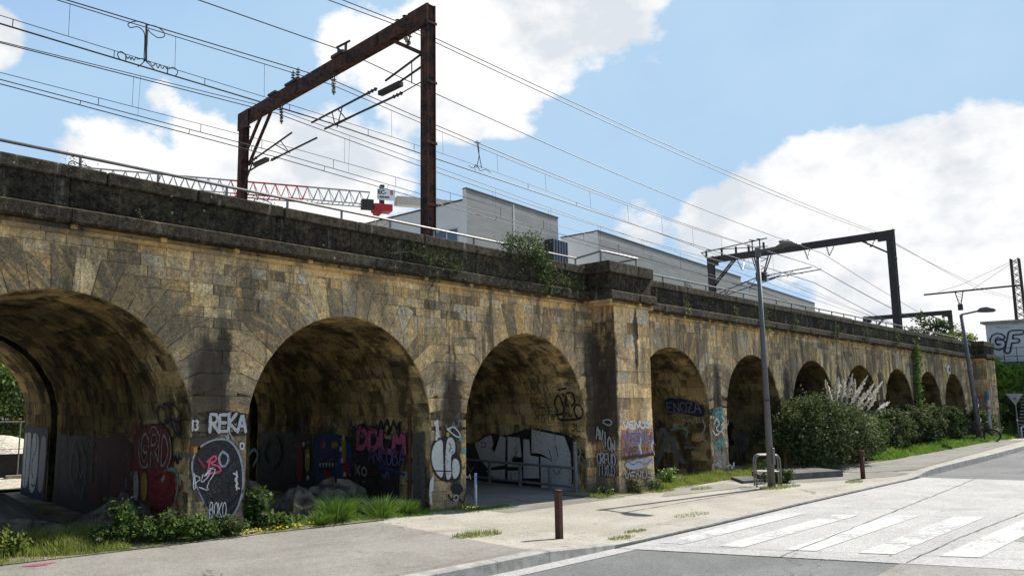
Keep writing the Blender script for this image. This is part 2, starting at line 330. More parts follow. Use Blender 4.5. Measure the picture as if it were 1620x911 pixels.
gx=[-600,-120,-40,-10,0,10,20,25,27,30,35,40,45,60,100,200,600]; gy=[-600,-100,-20,0,5,9,12,20,40,90,200,600]
vs=[(x,y,zg(x)-.09) for y in gy for x in gx]; fs=[(j*len(gx)+i,j*len(gx)+i+1,(j+1)*len(gx)+i+1,(j+1)*len(gx)+i) for j in range(len(gy)-1) for i in range(len(gx)-1)]
mb.add(vs,fs); struct(mb,'ground',GROUND)
PAVE=pave_mat('sandy_worn_pavement',(.34,.308,.25),(.415,.38,.315),60)
PAVEG=pave_mat('grey_tarmac_pavement',(.23,.213,.183),(.285,.266,.232),70)
ASPH=pave_mat('road_asphalt',(.145,.143,.138),(.185,.182,.175),90,True,.25)
SLAB=pave_mat('concrete_slab',(.37,.355,.33),(.43,.415,.385),60,True,.25)
SAND=pave_mat('sandy_building_ground',(.46,.41,.32),(.54,.49,.39),12,False)
PTH=pave_mat('grey_path',(.20,.188,.16),(.26,.242,.21),70)
# kerb line: y of the road edge as a function of x (road side)
KL=[(-40,6.40),(6.74,6.42),(9.5,6.44),(12.45,6.53),(16.4,6.72),(20,6.84),(25,6.97),(34,7.05),(45,7.3),(70,8.6)]
def ky(x):
    for (a,b),(c_,d) in zip(KL,KL[1:]):
        if x<=c_: return b+(d-b)*(x-a)/(c_-a)
    return KL[-1][1]
def kh(x):   # kerb upstand: full, dropped at the crossing, full again
    if x<8.4: return .11
    if x<9.5: return .11*(9.5-x)/1.1
    if x<24.3: return .0
    if x<26.3: return .14*(x-24.3)/2
    return .14
RZ=-.025
mb=MB(); cols=[-60,-20,-6]+[i*.5 for i in range(-4,75)]+[38,40,45,50,60,75,95]
ys=[0,.16,.5,1.0,1.6,2.4,4.0,5.2]
def lft(x): return .07 if x<8.2 else max(0,.07*(10-x)/1.8)
def pz(x,t): return zg(x)+max(min(lft(x),kh(x)+.03),kh(x)*(1-t/1.7)) if t<1.7 else zg(x)+lft(x)
vs=[];fs=[]
for x in cols:
    for t in ys:
        vs.append((x,ky(x)+t,pz(x,t)))
m=len(ys)
for i in range(len(cols)-1):
    for j in range(m-1): fs.append((i*m+j,(i+1)*m+j,(i+1)*m+j+1,i*m+j+1))
def pave_part(lo,hi,name,mat,j0,j1):
    b=MB(); f=[]
    for i in range(len(cols)-1):
        if lo<=cols[i] and cols[i+1]<=hi:
            for j in range(j0,j1): f.append((i*m+j,(i+1)*m+j,(i+1)*m+j+1,i*m+j+1))
    used=sorted({q for ff in f for q in ff}); mpn={q:i for i,q in enumerate(used)}
    b.add([vs[q] for q in used],[tuple(mpn[q] for q in ff) for ff in f]); struct(b,name,mat)
pave_part(-60,8,'pavement',PAVEG,1,m-1); pave_part(8,95,'pavement',PAVE,1,m-1)
# darker tarmac tongues laid over the pavement
def drape(poly,dz,name,mat):
    mb=MB(); xs=[p[0] for p in poly]; b=sheet(poly,dz,step=.5)
    b.v=[(x,y,pz(x,max(.16,y-ky(x)))+dz) for (x,y,z) in b.v]
    # subdivide across for the slope
    struct(b,name,mat)
drape([(19.5,8.75),(25.2,7.25),(26,8.2),(21.5,9.9),(19.8,9.9)],.006,'path',PTH)
drape([(26,7.3),(45,8.2),(45,9.5),(34,9.3),(24.6,9.4),(25.2,8.4)],.010,'path',PTH)
drape([(15.2,9.1),(18.7,8.75),(19.0,9.6),(16.5,9.75)],.007,'path',PAVEG)
# kerb stones
mb=MB(); x=-12.0
while x<72:
    l=1.0 if x<30 else 2.0; xa,xb=x,x+l-.008
    if x>95: break
    h0,h1=kh(xa),kh(xb); w=.16
    za,zb=zg(xa),zg(xb); p=[]
    top=.004
    for (xx,hh,zz) in ((xa,h0,za),(xb,h1,zb)):
        yy=ky(xx); p+=[(xx,yy-.02,zz-.12),(xx,yy,zz+hh-.012+top),(xx,yy+.015,zz+hh+top),(xx,yy+w,zz+hh+top),(xx,yy+w,zz-.12)]
    g=.85+.3*rnd.random()
    mb.add(p,[(0,5,6,1),(1,6,7,2),(2,7,8,3),(3,8,9,4),(0,1,2,3,4),(9,8,7,6,5)],(g,g,g)); x+=l
struct(mb,'kerb',KERB)
mb=sheet([(-60,-60),(200,-60),(200,9.6),(-60,9.6)],RZ-.02)
mb=MB(); 
def road_quad(mb,x0,x1,y0,dz):
    n=max(1,int((x1-x0)/1.0))
    for i in range(n):
        a=x0+(x1-x0)*i/n; b=x0+(x1-x0)*(i+1)/n
        mb.add([(a,y0,zg(a)+dz),(b,y0,zg(b)+dz),(b,ky(b)+.03,zg(b)+dz),(a,ky(a)+.03,zg(a)+dz)],[(0,1,2,3)])
road_quad(mb,-60,110,-60,RZ-.012); struct(mb,'road',ASPH)
# pale gutter strip
mb=MB()
for i in range(-40,142):
    a=i*.5;b=a+.5
    if 9.5<a: continue
    mb.add([(a,ky(a)-.24,zg(a)+RZ-.006),(b,ky(b)-.24,zg(b)+RZ-.006),(b,ky(b)+.02,zg(b)+RZ-.006),(a,ky(a)+.02,zg(a)+RZ-.006)],[(0,1,2,3)])
struct(mb,'gutter',SLAB)
# concrete crossing table
E0=[(9.5,6.46),(10.68,4.62),(11.43,3.48),(12.2,2.35),(13.4,.6)]
slabs=MB()
edge=[(9.50,6.44),(10.68,4.62),(11.46,3.49),(12.18,2.35),(13.6,.2),(17,-5)]
poly=[(9.50,6.47)]+edge[1:]+[(31,-5),(27.2,4.8),(25.2,6.99)]
b=sheet([(9.50,6.44),(12.18,2.35),(17,-5),(31,-5),(25.2,6.95),(20,6.80),(16.4,6.68),(12.45,6.5)],RZ-.003); struct(b,'road',SLAB)
b=sheet([(11.43,3.48),(10.0,3.4),(8,-5),(17,-5),(12.18,2.35)],RZ-.007); struct(b,'road',PAVEG)
b=sheet([(14.6,2.9),(17.54,3.30),(30,3.6),(30,-5),(16,-5)],RZ+.001); struct(b,'road',PAVEG)
def line(pts,w,dz,name,mat,wob=.0):
    mb=MB(); P=[]
    for (a,b_) in zip(pts,pts[1:]):
        n=max(1,int((Vector(b_)-Vector(a)).length/.25))
        for i in range(n): P.append(Vector(a)+(Vector(b_)-Vector(a))*i/n)
    P.append(Vector(pts[-1]))
    if wob: P=[p+Vector((noise.noise(Vector((p.x*2,p.y*2,1)))*wob,noise.noise(Vector((p.x*2,p.y*2,9)))*wob)) for p in P]
    for i in range(len(P)-1):
        t=(P[i+1]-P[i]).normalized(); nn=Vector((-t.y,t.x)); ww=w*(.6+.8*abs(noise.noise(Vector((P[i].x*3,P[i].y*3,4)))+.3)) if wob else w
        q=[P[i]-nn*ww/2,P[i+1]-nn*ww/2,P[i+1]+nn*ww/2,P[i]+nn*ww/2]; mb.add([(p.x,p.y,zg(p.x)+dz) for p in q],[(0,1,2,3)])
    return struct(mb,name,mat)
JOINTSHADOW=plain('dark_joint_and_shadow',(.05,.045,.04),.9,.1)
PAINT=NT('worn_crossing_paint',.8,.3); nn=PAINT.noise(PAINT.pos,9,6,.75); nb=PAINT.noise(PAINT.pos,.9,4,.6); q=PAINT.math('ADD',nn,PAINT.math('MULTIPLY',nb,.5))
PAINT.color(PAINT.mix(PAINT.rng(q,.60,.86),(.54,.53,.50),(.45,.44,.41)))
hole=PAINT.rng(PAINT.math('ADD',PAINT.math('MULTIPLY',PAINT.noise(PAINT.mp(PAINT.pos,(5,16,1)),1.0,8,.85),.7),PAINT.math('MULTIPLY',PAINT.noise(PAINT.pos,1.1,5,.7),.5)),.57,.80); tr=PAINT.n('ShaderNodeBsdfTransparent'); ms=PAINT.n('ShaderNodeMixShader'); PAINT.l(hole,ms.inputs[0]); PAINT.l(PAINT.b.outputs[0],ms.inputs[1]); PAINT.l(tr.outputs[0],ms.inputs[2]); PAINT.l(ms.outputs[0],PAINT.t.nodes['Material Output'].inputs[0])
PAINT=PAINT.m
for st in ([(10.33,6.24),(10.50,5.96),(15.24,6.12),(14.93,6.47)],[(10.76,5.57),(10.90,5.29),(15.77,5.40),(15.43,5.74)],[(11.22,4.83),(11.45,4.50),(16.51,4.64),(16.12,5.00)],[(11.75,4.07),(12.0,3.72),(17.32,3.82),(16.9,4.20)],[(12.35,3.28),(12.68,2.90),(17.95,2.92),(17.54,3.30)],[(13.0,2.4),(13.3,2.05),(18.5,2.1),(18.2,2.45)]):
    struct(sheet(st,RZ+.004,step=.6),'crossing_stripe',PAINT)
line([(10.67,4.66),(14.61,4.96),(25.9,5.86)],.013,RZ+.008,'road_joint',JOINTSHADOW,.03)
line([(11.5,3.43),(14.38,3.51),(18.56,3.49),(24,3.6)],.013,RZ+.008,'road_joint',JOINTSHADOW,.03)
line([(9.95,6.3),(10.44,5.75),(11.66,4.17),(13.07,2.4)],.010,RZ+.0085,'road_joint',JOINTSHADOW,.02)
line([(15.75,6.66),(19.01,3.57),(20.5,2.1)],.010,RZ+.0085,'road_joint',JOINTSHADOW)
line([(22.0,6.75),(24.63,4.58),(26.6,3.0)],.010,RZ+.0085,'road_joint',JOINTSHADOW)
line([(9.5,6.43),(12.45,6.515),(16.4,6.70),(20,6.82),(25.0,6.95)],.03,.009,'road_joint',JOINTSHADOW)
line([(12.4,8.25),(15.5,8.33),(19.0,8.36)],.02,.007,'joint_and_shadow_line',JOINTSHADOW,.02)  # lamp post's cast shadow drawn as a dark line on the pavement
line([(5.2,9.7),(6.6,8.7),(8.2,7.6)],.02,.03,'joint_and_shadow_line',KERB,.02)
# sunken path through the third arch, sandy building ground behind the viaduct
struct(sheet([(10.75,9.6),(14.6,9.6),(14.6,22),(10.75,22)],.004,step=1),'path',PTH)
struct(sheet([(-60,19.8),(60,19.8),(60,75),(-60,75)],-.03,step=5),'building_ground',SAND)
# ------------------------------------------------------------------ viaduct
YW,YB=10.62,19.4
XA,XE=-8.2,50.2
CORN=4.34
ARCH=[(-6.6,1.93),(-1.80,1.93),(3.02,1.93),(7.82,1.94),(12.67,1.96),(18.50,1.90),(23.20,1.82),(27.72,1.86),(32.17,1.84),(36.47,1.80),(40.62,1.76),(44.62,1.74)]
CROWN=3.5
SPR=[CROWN-r for _,r in ARCH]
via=empty('railway_viaduct',(0,0,0),'long old limestone railway viaduct with round arches covered in graffiti at their feet','viaduct')
PAL=[(.40,.315,.18),(.36,.29,.18),(.30,.245,.16),(.25,.21,.15),(.19,.165,.125),(.13,.113,.088),(.45,.37,.23),(.27,.255,.22),(.34,.24,.12),(.09,.078,.06)]
def pick(x,z,dark=0.0):
    n=noise.noise(Vector((x*.55,z*.9,3.3)))
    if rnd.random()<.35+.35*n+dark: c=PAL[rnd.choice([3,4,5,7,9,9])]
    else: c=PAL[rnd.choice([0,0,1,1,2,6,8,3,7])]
    g=rnd.uniform(.85,1.12); b=(.40,.285,.14); return tuple((q*.95+w*.08)*g for q,w in zip(c,b))
def soft(c,t): b=(.31,.24,.145); return tuple(q*(1-t)+w*t for q,w in zip(c,b))
def clipp(poly,n,d):
    """keep the side n.p<=d of a convex polygon"""
    out=[]
    for i in range(len(poly)):
        a=poly[i];b=poly[(i+1)%len(poly)]; fa=n[0]*a[0]+n[1]*a[1]-d; fb=n[0]*b[0]+n[1]*b[1]-d
        if fa<=0: out.append(a)
        if fa*fb<0:
            t=fa/(fa-fb); out.append(tuple(a[k]+(b[k]-a[k])*t for k in range(len(a))))
    return out
def stone(mb,poly,f,depth,tint,uvs=None,gap=.0025,bev=.007,back=.03):
    """poly: convex 2D outline; f(u,v,d)->3D, d out of the wall"""
    if len(poly)<3: return
    cu=sum(p[0] for p in poly)/len(poly); cv=sum(p[1] for p in poly)/len(poly)
    def inset(g):
        r=[]
        for p in poly:
            dx,dy=cu-p[0],cv-p[1]; l=math.hypot(dx,dy)
            if l<g*2.5: return None
            w=g*1.3
            r.append((p[0]+dx/l*w,p[1]+dy/l*w))
        return r
    a=inset(gap); b=inset(gap+bev)
    if not a or not b: return
    n=len(poly); w=[rnd.uniform(-.003,.003) for _ in range(2)]
    vs=[f(p[0],p[1],-back) for p in a]+[f(p[0],p[1],depth-bev*.7) for p in a]+[f(p[0],p[1],depth+w[0]*(p[0]-cu)*3+w[1]*(p[1]-cv)*3) for p in b]
    ff=[]
    for i in range(n):
        j=(i+1)%n; ff+=[(i,j,n+j,n+i),(n+i,n+j,2*n+j,2*n+i)]
    ff.append(tuple(2*n+i for i in range(n)))
    if uvs is None: uv=[(p[0],p[1]) for p in a]*2+[(p[0],p[1]) for p in b]
    else: uv=list(uvs)*3
    off=(rnd.random()*3,rnd.random()*3) if uvs is not None else (rnd.random()*.4,rnd.random()*.4)
    mb.add(vs,ff,tint,[(u[0]+off[0],u[1]+off[1]) for u in uv])
front=lambda u,v,d:(u,YW-d,v)
def course_heights(z0,z1,lo=.15,hi=.215):
    z=z0; out=[z0]
    while z<z1-hi*1.3:
        z+=rnd.uniform(lo,hi); out.append(z)
    out.append(z1); return out
ROWS=course_heights(-.2,CORN)
def next_row(z):
    for q in ROWS:
        if q>=z-.02: return q
    return CORN
def row_fill(mb,x0,x1,z0,z1,f,lo=.30,hi=.72,dark=0,depth=.003):
    x=x0
    while x<x1-.02:
        w=rnd.uniform(lo,hi)*(1 if z1-z0>.2 else .8)
        if x+w>x1-.2: w=x1-x
        s_=(x,x+w); zc=(z0+z1)/2
        pier=0
        stone(mb,[(x,z0),(x+w,z0),(x+w,z1),(x,z1)],f,depth+rnd.uniform(-.006,.009),pick(x,zc,dark)); x+=w
st=MB()
def excl(x0,x1,holes):
    iv=[(x0,x1)]
    for a,b in sorted(holes):
        nv=[]
        for p,q in iv:
            if b<=p or a>=q: nv.append((p,q)); continue
            if a>p: nv.append((p,a))
            if b<q: nv.append((b,q))
        iv=nv
    return iv
BUT=(14.97,16.43,10.0)      # buttress: x0, x1, front y
for z0,z1 in zip(ROWS,ROWS[1:]):
    zm=(z0+z1)/2; holes=[(BUT[0]+.02,BUT[1]-.02)]
    for (c,r),s in zip(ARCH,SPR):
        if zm<s: holes.append((c-r-.0,c+r+.0))
        else:
            h=(r+.28)**2-(zm-s)**2
            if h>0: holes.append((c-math.sqrt(h),c+math.sqrt(h)))
    for a,b in excl(XA,48.4,holes):
        if b-a>.06: row_fill(st,a,b,z0,z1,front,dark=.12 if zm<2.4 and b-a<1.6 else 0)
# voussoirs
for i,((c,r),s) in enumerate(zip(ARCH,SPR)):
    NV=23; lim0=(ARCH[i-1][0]+ARCH[i-1][1]+c-r)/2 if i else -99; lim1=(c+r+ARCH[i+1][0]-ARCH[i+1][1])/2 if i+1<len(ARCH) else 99
    if abs(lim1-15.6)<1: lim1=BUT[0]
    if abs(lim0-15.6)<1: lim0=BUT[1]
    for k_ in range(NV):
        a0=math.pi*k_/NV; a1=math.pi*(k_+1)/NV; am=(a0+a1)/2
        Lr=.52+(.36 if rnd.random()<.45 else .12)*rnd.uniform(.5,1)+.18*abs(math.cos(am))**2
        ro=r+Lr
        poly=[];uvp=[]
        for q in range(4): a=a0+(a1-a0)*q/3; poly.append((c-r*math.cos(a),s+r*math.sin(a),a*r,0))
        for a in (a1,a0): poly.append((c-ro*math.cos(a)/math.cos((a1-a0)/2),s+ro*math.sin(a)/math.cos((a1-a0)/2),a*r*1.15,Lr))
        zt=min(next_row(s+ro*math.sin(am)-.12),4.12)
        poly=clipp(poly,(0,1),zt)
        poly=clipp(poly,(1,0),lim1); poly=clipp(poly,(-1,0),-lim0)
        if len(poly)<3: continue
        poly=poly[::-1]
        stone(st,[(p[0],p[1]) for p in poly],front,.012+rnd.uniform(0,.012),soft(pick(c-r*math.cos(am),s+r*math.sin(am),.12),.12),[(p[2],p[3]) for p in poly],gap=.005,bev=.010)
st.build('spandrel_stonework',STONE,via)
# core wall behind the stones, front and back, with the arch openings
def wall_core(yf,yb,name,xa,xe,ztop):
    mb=MB(); xs=set([xa,xe])
    for (c,r),s in zip(ARCH,SPR):
        for q in range(33): xs.add(c-(r+.02)*math.cos(math.pi*q/32))
    xs=sorted(x for x in xs if xa<=x<=xe)
    def bot(x,side):
        for (c,r),s in zip(ARCH,SPR):
            R2=r+.02
            if c-R2+1e-6<x<c+R2-1e-6: return s+math.sqrt(max(0,R2*R2-(x-c)**2))
            if abs(x-(c-R2))<1e-5 and side>0: return s
            if abs(x-(c+R2))<1e-5 and side<0: return s
        return -.4
    for a,b in zip(xs,xs[1:]):
        if b-a<1e-6: continue
        za,zb=bot(a,1),bot(b,-1)
        # an opening goes down to the ground
        mb.add([(a,yf,za),(b,yf,zb),(b,yf,ztop),(a,yf,ztop)],[(0,1,2,3)])
        mb.add([(a,yb,za),(b,yb,zb),(b,yb,ztop),(a,yb,ztop)],[(3,2,1,0)])
    return mb
mb=wall_core(YW+.018,YB-.02,'c',XA,XE,4.7); mb.add([(XA,YW+.018,4.7),(XE,YW+.018,4.7),(XE,YB-.02,4.7),(XA,YB-.02,4.7)],[(0,1,2,3)])
mb.add([(XE,YW+.018,-.4),(XE,YB-.02,-.4),(XE,YB-.02,4.7),(XE,YW+.018,4.7)],[(0,1,2,3)])
mb.build('wall_core',MORTAR,via)
# vaults: each barrel is laid in courses, with the recess and the narrower rear ring
for i,((c,r),s) in enumerate(zip(ARCH,SPR)):
    vb=MB(); near=i in (1,2,3,4,5,6)
    arc=math.pi*r; tot=2*(s+.35)+arc
    def cyl(rr):
        def f(u,v,d):
            q=rr-d
            if u<s+.35: return (c-q,v,u-.35)
            if u>s+.35+arc: return (c+q,v,tot-.35-u)
            a=(u-s-.35)/r; return (c-q*math.cos(a),v,s+q*math.sin(a))
        return f
    segs=[(YW+.004,17.1,r),(17.1,17.35,r+.10),(17.35,YB,r-.05)]
    nb=38 if near else 26
    for (y0,y1,rr) in segs:
        # backing
        P=[cyl(rr+.02)(u*tot/60,0,0) for u in range(61)]
        for q in range(60):
            a,b=P[q],P[q+1]; vb.add([(a[0],y0,a[2]),(b[0],y0,b[2]),(b[0],y1,b[2]),(a[0],y1,a[2])],[(3,2,1,0)],(.06,.05,.035))
        if y1-y0<.5: 
            continue
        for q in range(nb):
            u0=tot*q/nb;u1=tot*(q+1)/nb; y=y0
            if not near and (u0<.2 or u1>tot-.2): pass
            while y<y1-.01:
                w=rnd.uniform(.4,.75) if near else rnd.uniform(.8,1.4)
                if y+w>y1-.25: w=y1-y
                t=soft(pick(c+u0,y,.25),.45); t=tuple(q_*(1 if i<5 else (.7 if i==5 else .38)) for q_ in t); t=(t[0]*(1.5 if y>11.6 else 1.9),t[1]*(1.36 if y>11.6 else 1.72),t[2]*(1.0 if y>11.6 else 1.25))  # light falloff put into the tint: brighter front metre, far vaults darker
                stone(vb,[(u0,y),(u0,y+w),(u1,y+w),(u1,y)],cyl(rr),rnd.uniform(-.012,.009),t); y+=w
    # ring faces of the steps
    for (yy,ra,rb_) in ((17.1,r+.12,r-.0),(17.35,r-.05,r+.12),(YB,r-.05,r+.02)):
        for q in range(60):
            u0,u1=tot*q/60,tot*(q+1)/60
            A=cyl(ra)(u0,yy,0);B=cyl(ra)(u1,yy,0);Cc=cyl(rb_)(u1,yy,0);D=cyl(rb_)(u0,yy,0); vb.add([A,B,Cc,D],[(0,1,2,3)],(.14,.11,.07))
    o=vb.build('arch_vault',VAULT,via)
# buttress
bs=MB(); x0,x1,yb_=BUT
ffr=lambda u,v,d:(u,yb_-d,v); fl=lambda u,v,d:(x0-d,u,v); frr=lambda u,v,d:(x1+d,u,v)
z=-.2; rowsb=course_heights(-.2,CORN,.24,.36)
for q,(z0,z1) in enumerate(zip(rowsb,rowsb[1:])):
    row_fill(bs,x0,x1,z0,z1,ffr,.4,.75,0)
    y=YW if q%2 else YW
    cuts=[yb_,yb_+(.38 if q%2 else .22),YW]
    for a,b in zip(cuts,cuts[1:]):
        stone(bs,[(b,z0),(a,z0),(a,z1),(b,z1)],fl,.003,tuple(q_*.55 for q_ in pick(x0,z0,.6))); stone(bs,[(a,z0),(b,z0),(b,z1),(a,z1)],frr,.003,pick(x1,z0,.1))  # left face: blackened stone, with its sun-away shade put into the tint
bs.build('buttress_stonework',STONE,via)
MB().box(x0+.02,x1-.02,yb_+.02,YW+.1,-.3,4.4).build('buttress_core',MORTAR,via)
# end pilaster
es=MB(); ex0,ex1,ey=48.4,50.2,10.05
for z0,z1 in zip(rowsb,rowsb[1:]):
    row_fill(es,ex0,ex1,z0,z1,lambda u,v,d:(u,ey-d,v),.5,.8,.1); stone(es,[(YW,z0),(ey,z0),(ey,z1),(YW,z1)],lambda u,v,d:(ex0-d,u,v),.003,pick(50,z0,.3))
    row_fill(es,ey,YB,z0,z1,lambda u,v,d:(ex1+d,u,v),.5,.9,.2)
es.build('end_pilaster',STONE,via); MB().box(ex0+.02,ex1-.02,ey+.02,YB-.1,-.3,4.4).build('end_core',MORTAR,via)
# cornice, parapet and coping: courses of long dark blocks
def run(mb,x0,x1,y0,y1,z0,z1,l0,l1,bev=.012,dy=0,base=(.052,.042,.028)):
    x=x0
    while x<x1-.01:
        w=rnd.uniform(l0,l1)
        if x+w>x1-.3: w=x1-x
        g=rnd.uniform(.7,1.3); oy=rnd.uniform(-.006,.006); oz=rnd.uniform(-.004,.004)
        mb.box(x+.003,x+w-.003,y0+oy,y1,z0,z1+oz,tuple(q*g for q in base),bev); x+=w
def band(name,mat,spec):
    mb=MB()
    for (x0_,x1_,yo,bz) in spec['runs']:
        run(mb,x0_,x1_,yo,spec['yin']+.0,spec['z'][0]+bz,spec['z'][1]+bz,*spec['len'],bev=spec.get('bev',.012),base=spec.get('base',(.075,.068,.055)))
    return mb.build(name,mat,via)
L0,L1=14.72,16.62
def runs(y,by): return [(XA,L0,y,0),(L0,L1,y-by,0),(L1,48.2,y,0),(48.2,50.45,y-.5,0)]
ym=MB()  # thin moulding under the cornice with the deep recess between brackets
for (a,b,yo,_) in runs(10.60,.62): 
    run(ym,a+(.03 if yo<10.3 else 0),b-(.03 if yo<10.3 else 0),yo-.03,11.0,4.27,4.335,.9,1.5,.006,base=(.19,.14,.075))
ym.build('string_moulding',STONE,via)
mb=MB()
for (a,b,yo,_) in runs(10.58,.6):
    x=a+.01
    while x<b-.05:
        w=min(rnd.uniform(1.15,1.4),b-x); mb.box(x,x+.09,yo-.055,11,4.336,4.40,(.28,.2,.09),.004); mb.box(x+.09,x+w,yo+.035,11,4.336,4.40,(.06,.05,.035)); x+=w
mb.build('bracket_course',STONE,via)
mb=MB()
for (a,b,yo,_) in runs(10.44,.58):   # cornice slab with a weathered sloping top
    x=a
    while x<b-.01:
        w=rnd.uniform(1.1,1.5)
        if x+w>b-.3: w=b-x
        g=rnd.uniform(.75,1.3); xa,xb=x+.003,x+w-.003; o_=rnd.uniform(-.008,.008); y0=yo+o_
        pr=[(11.0,4.401),(y0+.03,4.401),(y0,4.43),(y0,4.585),(y0+.02,4.60),(y0+.12,4.635),(11.0,4.64)]
        n_=len(pr); vs=[(xx,p[0],p[1]) for xx in (xa,xb) for p in pr]
        mb.add(vs,[(i,(i+1)%n_,n_+(i+1)%n_,n_+i)[::-1] for i in range(n_)]+[tuple(range(n_)),tuple(n_+i for i in range(n_))[::-1]],(.055*g,.045*g,.031*g)); x+=w
mb.build('cornice',PARA,via)
mb=MB()
for (a,b,yo,_) in runs(10.56,.58): run(mb,a+(.06 if yo<10.3 else 0),b-(.06 if yo<10.3 else 0),yo,11.0,4.642,5.03,1.2,2.0,.01,base=(.043,.034,.023))
mb.build('parapet_wall',PARA,via)
mb=MB()
for (a,b,yo,_) in runs(10.52,.60): 
    t=5.22 if yo>10.3 else 5.30
    run(mb,a,b,yo,11.03,5.032,t,1.2,1.6,.02,base=(.058,.047,.032))
mb.build('coping',PARA,via)
MB().box(XA,XE,10.9,11.05,4.3,5.02).build('parapet_core',MORTAR,via)
mb=MB(); run(mb,XA,50.4,YB-.35,YB+.18,4.4,4.75,1.2,1.6); mb.build('rear_cornice',PARA,via)
mb=MB(); mb.box(XA,XE,11.06,YB-.36,4.71,4.78); mb.build('ballast_bed',plain('ballast',(.16,.14,.12),.95,.1,0,.5,20,.8),via)
# rails on sleepers
for yc in (13.5,17.2):
    t=empty('railway_track',(0,yc,4.79),'railway track on sleepers running along the viaduct behind the parapet, %s'%('nearer the road' if yc<15 else 'farther from the road'),'track','tracks on the viaduct')
    for s_ in (-.72,.72): MB().box(XA,XE,yc+s_-.035,yc+s_+.035,4.86,5.0).build('rail',STEEL,t)
    mb=MB(); x=XA+.3
    while x<XE: mb.box(x,x+.24,yc-1.25,yc+1.25,4.79,4.86); x+=.6
    mb.build('sleeper_row',CONCD,t)
# number plate on the pier side above the last arch
pl=empty('round_number_plate',(43.9,YW-.05,3.72),'small pale oval plate fixed above one of the far arches','plate')
MB().lathe([(.01,-.03),(.20,-.03),(.22,0),(.22,.02),(.01,.02)],(43.9,YW-.02,3.70),16,axis='y').build('plate_disc',WHITEP,pl)
MB().lathe([(.01,-.006),(.12,-.006),(.12,.0),(.01,.0)],(43.9,YW-.052,3.70),12,axis='y').build('plate_mark',DARKP,pl)
# ------------------------------------------------------------------ railing on the parapet
rl=empty('parapet_railing',(0,0,5.2),'thin grey metal handrail on short posts along the top of the viaduct parapet','railing')
path=[(XA,10.85,5.46),(14.75,10.85,5.47),(14.98,10.30,5.60),(15.2,10.28,5.60),(16.5,10.28,5.60),(16.55,10.85,5.60)]
MB().tube(path,.024,8).build('handrail',GALV,rl)
MB().tube([(17.35,10.85,5.47),(48,10.85,5.45),(50,10.85,5.45)],.024,8).build('handrail',GALV,rl)
px_=[-8+1.14*i for i in range(20)]; px_=[x for x in px_ if x<14.4]
for x in [3.23+1.142*i for i in range(-10,10)]+[14.72]:
    MB().box(x-.016,x+.016,10.835,10.865,5.2,5.45).build('railing_post',GALV,rl)
for (x,y,z0) in ((14.98,10.31,5.3),(16.48,10.31,5.3)): MB().box(x-.016,x+.016,y-.015,y+.015,z0,5.59).build('railing_post',GALV,rl)
for i in range(27): x=17.45+1.18*i; MB().box(x-.016,x+.016,10.835,10.865,5.2,5.45).build('railing_post',GALV,rl)
# ------------------------------------------------------------------ overhead line gantries
def onZ(u,v,Z): r=ray(u,v); k_=(Z-CAMH)/r.z; return Vector((r.x*k_,r.y*k_,Z))
def insul(mb,a,b,n=5,r=.055):
    a=Vector(a);b=Vector(b); mb.tube([a,b],.014,5); d=(b-a)
    for i in range(n):
        p=a+d*(.15+.7*i/(max(1,n-1))); q=d.normalized()*.02; mb.tube([p-q,p,p+q],[.02,r,.02],8)
def gantry(Xg,yn,yf,zt,mat,label,w=.24):
    g=empty('overhead_line_gantry',(Xg,yn,4.8),label,'gantry','gantries over the tracks')
    def leg(y):
        mb=MB(); h=w/2; t=.02
        mb.box(Xg-h,Xg-h+t,y-h,y+h,4.78,zt-.0); mb.box(Xg+h-t,Xg+h,y-h,y+h,4.78,zt-.0); mb.box(Xg-h+t,Xg+h-t,y-h+.03,y-h+.05,4.78,zt-.01); mb.box(Xg-h+t,Xg+h-t,y+h-.05,y+h-.03,4.78,zt-.01)
        z=5.6
        while z<zt-.5: mb.box(Xg-h-.008,Xg-h-.001,y-h+.02,y+h-.02,z,z+.12); mb.box(Xg-h-.03,Xg+h+.03,y-h-.012,y-h-.001,z+.5,z+.56); z+=1.35
        mb.box(Xg-h-.06,Xg+h+.06,y-h-.06,y+h+.06,4.779,4.83)
        return mb.build('leg',mat,g)
    leg(yn); leg(yf)
    mb=MB(); mb.box(Xg-.11,Xg-.085,yn-w/2,yf+w/2,zt-.34,zt+.002); mb.box(Xg+.085,Xg+.11,yn-w/2,yf+w/2,zt-.34,zt+.002); mb.box(Xg-.084,Xg+.084,yn-w/2+.01,yf+w/2-.01,zt-.335,zt-.315); mb.box(Xg-.084,Xg+.084,yn-w/2+.01,yf+w/2-.01,zt-.03,zt-.01)
    y=yn+.5
    while y<yf-.3: mb.box(Xg-.122,Xg-.112,y,y+.14,zt-.3,zt-.05); y+=1.15
    mb.box(Xg-.16,Xg-.125,yn-w/2-.01,yn+.5,zt-.5,zt-.02); mb.box(Xg-.16,Xg-.125,yf-.5,yf+w/2+.01,zt-.55,zt-.02)
    mb.build('beam',mat,g)
    MB().bar((Xg,yn+.14,zt-1.05),(Xg,yn+1.25,zt-.3),.1,.08).build('brace',mat,g)
    for dx in (-.12,.12): MB().bar((Xg+dx,yf-.12,zt-1.6),(Xg+dx,yf-1.35,zt-.3),.07,.07).build('brace',mat,g)
    return g
def arm(g,Xg,rods,struts,plate=None,mat=STEEL):
    mb=MB()
    for a,b in rods: mb.tube([a,b],.026,6)
    for a,b in struts: mb.tube([a,b],.014,5)
    if plate: mb.box(*plate)
    a=mb.build('cantilever',mat,g); im=MB()
    for p_ in rods[:2]: 
        A=Vector(p_[0]);B=Vector(p_[1]); insul(im,A,A+(B-A).normalized()*.35,3,.05)
    im.build('insulator',INS,a)
    return a
